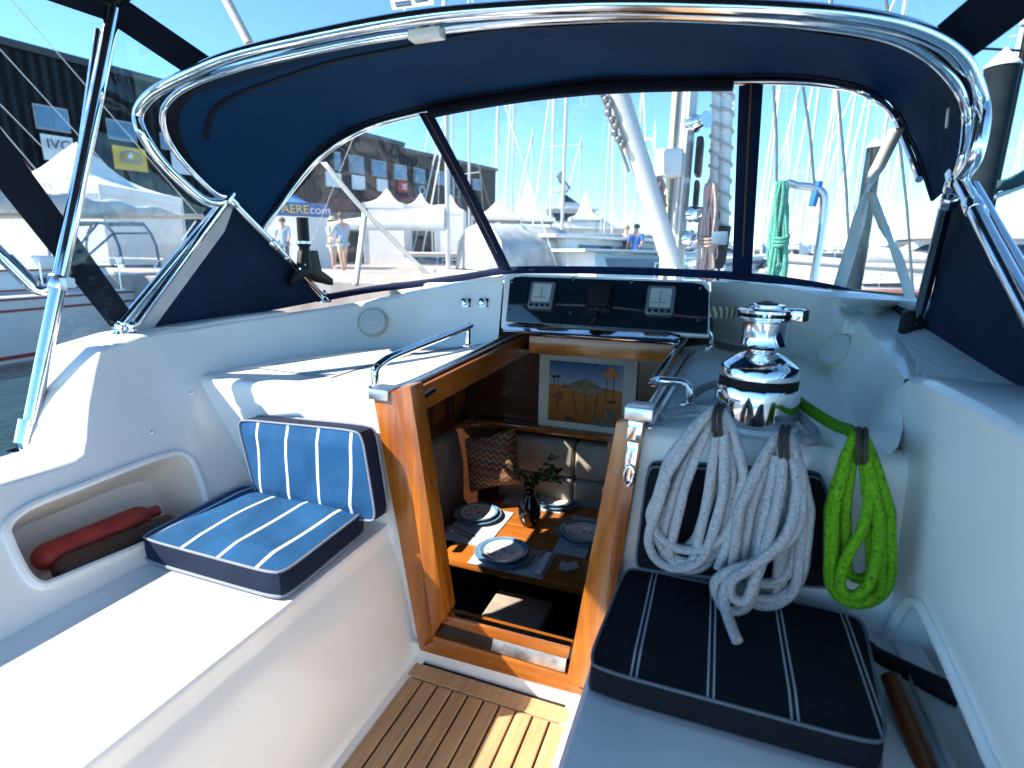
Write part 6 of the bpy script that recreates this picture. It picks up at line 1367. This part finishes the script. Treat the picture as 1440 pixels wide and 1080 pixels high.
a, b = m_(973, 290, -.2), m_(984, 252, -.2); mb = MB(); mb.box((a.x, YM-.2, a.z), (b.x, YM+.05, b.z)); mb.build('clutch_block', BLACK, t, bevel=.02)
for px_, py_ in ((982, 172), (982, 300), (976, 335)):
    mb = MB(); p = m_(px_, py_, -.15); mb.lathe([(.07, -.07), (.07, -.02), (.05, .0), (.045, .06), (.065, .08)], p, (.8, -.6, .1), 18); mb.build('mast_winch', CHROME, t)
# leaning white pole
t = thing('white_pole', 'thick white pole slanting down towards the foot of the mast', 'pole', m_(945, 372, -.35))
a, b = m_(868, 125, -.6), m_(946, 375, -.35); mb = MB(); mb.tube([a+(a-b)*.6, b], .078, 16); mb.build('tube', ALU, t)
mb = MB(); mb.tube([a+V((-.14, -.05, .6)), a+V((-.12, -.08, 0)), a.lerp(b, .45)+V((-.10, -.06, 0))], .012, 6)
for k in range(9): mb.ball(a.lerp(b, .03+.035*k)+V((-.11+.012*(k % 3), -.09, 0)), .028, 5)
mb.build('chain_tackle', mat('chain_grey', (.20, .19, .18), .5, .5), t)
# wrapped snuffers beside the mast
def wrapped(x0, x1, y0, y1, label, r_=.075):
    t = thing('furled_line', label, 'furled sail', m_(x1, y1, .1), 'furled sails beside the mast'); a, b = m_(x0, y0, .1), m_(x1, y1, .1); a = a+(a-b)*.8; mb = MB(); n = 150; d = (b-a)
    pts = [a+d*i/n for i in range(n+1)]; mb.tube(pts, [r_*(.86+.14*math.sin(i*.85)**2+.04*math.sin(i*.31)) for i in range(n+1)], 12); mb.build('rolled_sail', SAILW, t)
    mb = MB(); mb.tube([a+d*i/n+V((r_*1.02*math.cos(i*.62), r_*1.02*math.sin(i*.62), 0)) for i in range(n+1)], .012, 6); mb.build('lashing', mat('lashing_grey', (.50, .49, .46), .8), t)
    mb = MB(); mb.lathe([(.03, -.35), (.05, -.30), (.07, 0)], b, n=12); mb.tube([b+V((0, 0, -.3)), V((b.x, b.y, .85))], .012, 6); mb.build('furling_drum', BLACK, t)
wrapped(1008, 1003, 128, 300, 'white sail furled tight with spiral lashing, nearer the mast', .042); wrapped(1023, 1017, 128, 318, 'white spiral-lashed sail nearest the starboard sprayhood post', .05)
def hank2(name, label, T_, B_, w_, m, n, dy, seed, r_):
    rnd = random.Random(seed); t = thing(name, label, 'rope', m_(*T_, dy), 'rope hanks hung on the mast'); pts = []; T2, B2 = V((*T_, 0)), V((*B_, 0)); ax = B2-T2; pr = V((ax.y, -ax.x, 0)).normalized()
    for k in range(n):
        xa, xb = w_*rnd.uniform(-1, 1), w_*rnd.uniform(-1, 1); ln = rnd.uniform(.72, 1.05); yo = dy+.07*rnd.uniform(-1, 1)
        for q in range(7): s_ = q/6; p = T2+ax*s_*ln*.96+pr*(xa*min(1, .45+s_*1.2)+2.4*math.sin(s_*6+k)); pts.append(m_(p.x, p.y, yo))
        p = T2+ax*ln+pr*(xa+xb)/2; pts.append(m_(p.x, p.y, yo))
        for q in range(7): s_ = 1-q/6; p = T2+ax*s_*ln*.96+pr*(xb*min(1, .45+s_*1.2)+2.4*math.sin(s_*7+2*k)); pts.append(m_(p.x, p.y, yo))
    mb = MB(); mb.tube(spl(pts, 3), r_, 7); mb.build('coil', m, t)
    mb = MB(); c = m_(T_[0]+(B_[0]-T_[0])*.6, T_[1]+(B_[1]-T_[1])*.6, dy); rw = w_/767*YM; mb.tube([c+V((rw*.8*math.cos(a*.6), .08*math.sin(a*.6), .0025*a-.03+.03*math.sin(a*.6))) for a in range(32)], r_, 7); mb.build('wrap', m, t)
GREENR = ropem('sea_green_rope', (.05, .40, .28), (.30, .62, .48), (.02, .16, .16)); REDR = ropem('red_flecked_rope', (.66, .60, .56), (.45, .18, .15), (.35, .10, .08))
hank2('hanging_rope', 'sea green rope hank hung on the steel mast pulpit', (1099, 258), (1092, 392), 13, GREENR, 16, -.25, 4, .012)
hank2('hanging_rope', 'red-flecked white rope hank beside the mast', (1000, 260), (993, 392), 12, REDR, 13, -.2, 6, .010)
hank2('hanging_rope', 'buff rope hank on the port side of the mast box', (926, 250), (930, 305), 7, REDR, 7, -.3, 8, .010)
t = thing('mast_pulpit', 'bent steel tube pulpit beside the mast with a blue cloth tied on', 'guard rail', m_(1091, 400))
mb = MB(); mb.tube(spl([m_(1090, 410), m_(1097, 350), m_(1104, 270), m_(1109, 258), m_(1120, 261), m_(1140, 263), m_(1152, 267), m_(1159, 280), m_(1156, 320), m_(1141, 410)], 6), .030, 12); mb.build('frame_tube', STEEL, t)
mb = MB(); mb.tube(spl([m_(1152, 255), m_(1149, 265), m_(1146, 275), m_(1142, 290)], 4), [.02]*13 if False else .03, 8); mb.build('blue_cloth', BLUEC, t)
for i, (a, b, lb) in enumerate((((1129, 120), (1145, 258), 'loose grey halyard crossing the starboard window beside the pulpit'), ((1178, 125), (1196, 380), 'dark stay across the middle of the starboard window'), ((1262, 170), (1284, 415), 'thin stay near the aft edge of the starboard window'), ((1088, 125), (1092, 255), 'twisted rope running up from the green hank'))):
    mb = MB(); A_, B_ = m_(*a, -.4), m_(*b, -.4); mb.tube([A_+(A_-B_)*.8, A_, A_.lerp(B_, .5)+V((.01, 0, 0)), B_], .009, 7); tag(mb.build('rigging_wire', mat('stay_grey', (.10, .11, .12), .5, .4)), lb, 'rigging')
p = m_(1012, 335, -.3); mb = MB(); mb.box(p+V((-.06, -.05, -.05)), p+V((.06, .05, .05))); tag(mb.build('deck_block', mat('block_blue', (.10, .16, .22), .5), bevel=.015), 'small blue-grey block under the spiral-lashed sail', 'block')
mb = MB(); a = at(308, -20, 'y', 1.9); b = at(351, 62, 'y', 1.9); mb.tube([a+(a-b), b], .019, 10); tag(mb.build('boom_strut', mat('strut_buff', (.60, .50, .42), .5)), 'buff spar crossing the blue sky above the port side of the sprayhood', 'spar')
q = [at(546, -8, 'y', 2.6), at(606, -16, 'y', 2.6), at(610, 6, 'y', 2.6), at(552, 14, 'y', 2.6)]; t = thing('masthead_flag', 'small white flag with dark blue bars above the sprayhood hoop', 'flag', q[0])
mb = MB(); mb.slab(q, (0, .006, 0)); mb.build('cloth', SIGNW, t, smooth=False)
for u0, u1, v0, v1 in ((.10, .48, .18, .28), (.10, .48, .36, .46), (.58, .88, .30, .38), (.56, .80, .46, .54)):
    f_ = lambda u, v: q[3].lerp(q[2], u).lerp(q[0].lerp(q[1], u), v)+V((0, -.004, 0)); MB().slab([f_(u0, v0), f_(u1, v0), f_(u1, v1), f_(u0, v1)], (0, .003, 0)).build('bar', INKB, t, smooth=False)

# ------------------------------------------------------------------ people on the quay
SKIN = mat('skin', (.50, .29, .20), .55)
def person(px_, ytop, yfoot, label, shirt, legs_m, hair, heading=0, arm=(.1, .1), hat=False, bare=True, dist=None, base=QZ):
    """one continuous skinned body on jointed edges, with clothes and hair as parts"""
    dz = CAM.z-base; d = ray(px_, yfoot); p = CAM+d*(dz/-d.z) if dist is None else far(px_, 362, dist); p = V((p.x, p.y, base))
    t = thing('person', label, 'person', p, None); c_, s_ = math.cos(heading), math.sin(heading)
    def W(x_, y, z): return p+V((x_*c_-y*s_, x_*s_+y*c_, z))
    J = {'pel': (0, 0, .95), 'sp': (0, 0, 1.15), 'ch': (0, .0, 1.35), 'nk': (0, .01, 1.47), 'hd': (0, .03, 1.58), 'ht': (0, .02, 1.72)}
    E = [('pel', 'sp'), ('sp', 'ch'), ('ch', 'nk'), ('nk', 'hd'), ('hd', 'ht')]; Rr = {'pel': .135, 'sp': .12, 'ch': .135, 'nk': .055, 'hd': .085, 'ht': .06}
    for i, sd in enumerate((-1, 1)):
        st = .10*sd
        for nm, v, r_, par in (('hip', (.09*sd, 0, .88), .095, 'pel'), ('kn', (.10*sd, .03+st*.5, .50), .06, 'hip'), ('an', (.10*sd, -.02+st, .09), .042, 'kn'), ('to', (.11*sd, .14+st, .03), .035, 'an'), ('sh', (.19*sd, 0, 1.40), .06, 'ch'), ('el', (.25*sd, .04+arm[i]*.4, 1.14), .043, 'sh'), ('wr', (.24*sd, .10+arm[i], .92+arm[i]*.6), .032, 'el'), ('ha', (.235*sd, .14+arm[i]*1.2, .84+arm[i]*.8), .034, 'wr')):
            J[nm+str(i)] = v; Rr[nm+str(i)] = r_; E.append((par if par in ('pel', 'ch') else par+str(i), nm+str(i)))
    J['hem'] = (0, 0, .86); Rr['hem'] = .15; E.append(('pel', 'hem'))
    def skin(keys, name, m, grow=1.0, rm={}):
        idx = {k: n for n, k in enumerate(keys)}; me = bpy.data.meshes.new(name); me.from_pydata([W(*J[k]) for k in keys], [(idx[a], idx[b]) for a, b in E if a in idx and b in idx], [])
        o = bpy.data.objects.new(name, me); COL.objects.link(o); md = o.modifiers.new('skin', 'SKIN'); sb_ = o.modifiers.new('sub', 'SUBSURF'); sb_.levels = 1; sb_.render_levels = 1
        for k in keys: v = me.skin_vertices[0].data[idx[k]]; r_ = rm.get(k, Rr[k]*grow); v.radius = (r_, r_)
        me.skin_vertices[0].data[0].use_root = True
        dg = bpy.context.evaluated_depsgraph_get(); m2 = bpy.data.meshes.new_from_object(o.evaluated_get(dg)); bpy.data.objects.remove(o); o = bpy.data.objects.new(name, m2); COL.objects.link(o); m2.materials.clear(); m2.materials.append(m)
        for f in m2.polygons: f.use_smooth = True
        attach(o, t); return o
    b_ = skin([k for k in J if k != 'hem'], 'body', SKIN)
    skin(['pel', 'hem', 'sp', 'ch', 'sh0', 'sh1', 'el0', 'el1'], 'shirt', shirt, 1.18)
    skin(['pel', 'hip0', 'hip1', 'kn0', 'kn1']+([] if bare else ['an0', 'an1']), 'shorts' if bare else 'trousers', legs_m, 1.15, {'pel': .115, 'hip0': .10, 'hip1': .10})
    mb = MB(); mb.ball(W(0, .0, 1.655), .108, 8, (1, 1.05, .95)); mb.build('hair', hair, t)
    if hat: mb = MB(); mb.lathe([(.19, 0), (.185, .012), (.11, .02), (.10, .10), (.06, .125), (.01, .13)], W(0, .02, 1.69), n=20); mb.build('sun_hat', mat('straw', (.62, .52, .36), .8), t)
    mb = MB(); mb.ball(W(0, .125, 1.585), .018, 5); mb.build('nose', SKIN, t)
    return t
LBS = mat('shirt_light_blue', (.30, .45, .60), .8); WHS = mat('shirt_white', (.75, .74, .72), .8); NVS = mat('jacket_blue', (.03, .12, .35), .8); RDS = mat('shirt_red', (.45, .06, .06), .8); KHK = mat('shorts_khaki', (.55, .45, .33), .8); DKS = mat('trousers_dark', (.05, .06, .09), .8); HRB = mat('hair_brown', (.08, .045, .025), .6); HRG = mat('hair_blond', (.35, .25, .12), .6)
person(484, 300, 383, 'person in a light blue shirt and bare legs walking on the quay', LBS, KHK, HRB, R(70), (.25, .05))
person(470, 300, 379, 'person in a straw sun hat standing beside the light blue shirt', WHS, KHK, HRB, R(-100), (.2, .2), hat=True)
person(444, 318, 376, 'person in a white shirt with a straw hat under the blue tent', WHS, DKS, HRG, R(150), (.1, .3), hat=True)
person(455, 318, 373, 'person in a red shirt behind the black rod holder', RDS, DKS, HRB, R(20), bare=False)
person(402, 318, 378, 'person in a patterned pale shirt at the edge of the navy curtain', LBS, DKS, HRB, R(200), bare=False)
person(893, 300, 370, 'person in a blue jacket left of the mast foot', NVS, DKS, HRB, R(170), (.2, .1), bare=False, dist=18.2, base=.66)
person(879, 300, 370, 'person in a dark jacket behind the leaning pole', DKS, KHK, HRG, R(190), (.1, .1), bare=False, dist=18.8, base=.66)
# ------------------------------------------------------------------ light, sky, camera
SUN = V((-.62, -.39, .62)).normalized()
w = bpy.data.worlds.new('World'); scn.world = w; w.use_nodes = True
nt = w.node_tree; bg = nt.nodes['Background']; sky = nt.nodes.new('ShaderNodeTexSky'); sky.sky_type = 'NISHITA'; sky.sun_disc = False
sky.sun_elevation = math.asin(SUN.z); sky.sun_rotation = math.atan2(SUN.x, SUN.y); sky.air_density = .55; sky.dust_density = 0; sky.ozone_density = 2.0; sky.altitude = 0
tn = nt.nodes.new('ShaderNodeMix'); tn.data_type = 'RGBA'; tn.blend_type = 'MULTIPLY'; tn.inputs['Factor'].default_value = 1; tn.inputs['B'].default_value = (.70, 1.0, 1.02, 1); nt.links.new(sky.outputs[0], tn.inputs['A']); nt.links.new(tn.outputs['Result'], bg.inputs['Color']); bg.inputs['Strength'].default_value = .14
ld = bpy.data.lights.new('sun', 'SUN'); ld.energy = 3.9; ld.angle = R(.5); ld.color = (1, .93, .82)
lo = bpy.data.objects.new('sun', ld); COL.objects.link(lo); lo.rotation_euler = SUN.to_track_quat('Z', 'Y').to_euler()
cd = bpy.data.cameras.new('camera'); co = bpy.data.objects.new('camera', cd); COL.objects.link(co); scn.camera = co
cd.sensor_width = 36; cd.lens = F/1440*36; cd.clip_start = .05; cd.clip_end = 3000
co.matrix_world = Matrix.Translation(CAM) @ ROT.to_4x4()
cd.dof.use_dof = True; cd.dof.focus_distance = 2.2; cd.dof.aperture_fstop = 2.4
vs = scn.view_settings; scn.display_settings.display_device = 'sRGB'; vs.view_transform = 'Standard'; vs.look = 'None'; vs.gamma = 1; vs.exposure = 1.65
cy = scn.cycles; cy.max_bounces = 10; cy.transparent_max_bounces = 24; cy.caustics_reflective = False; cy.caustics_refractive = False; cy.sample_clamp_indirect = 6
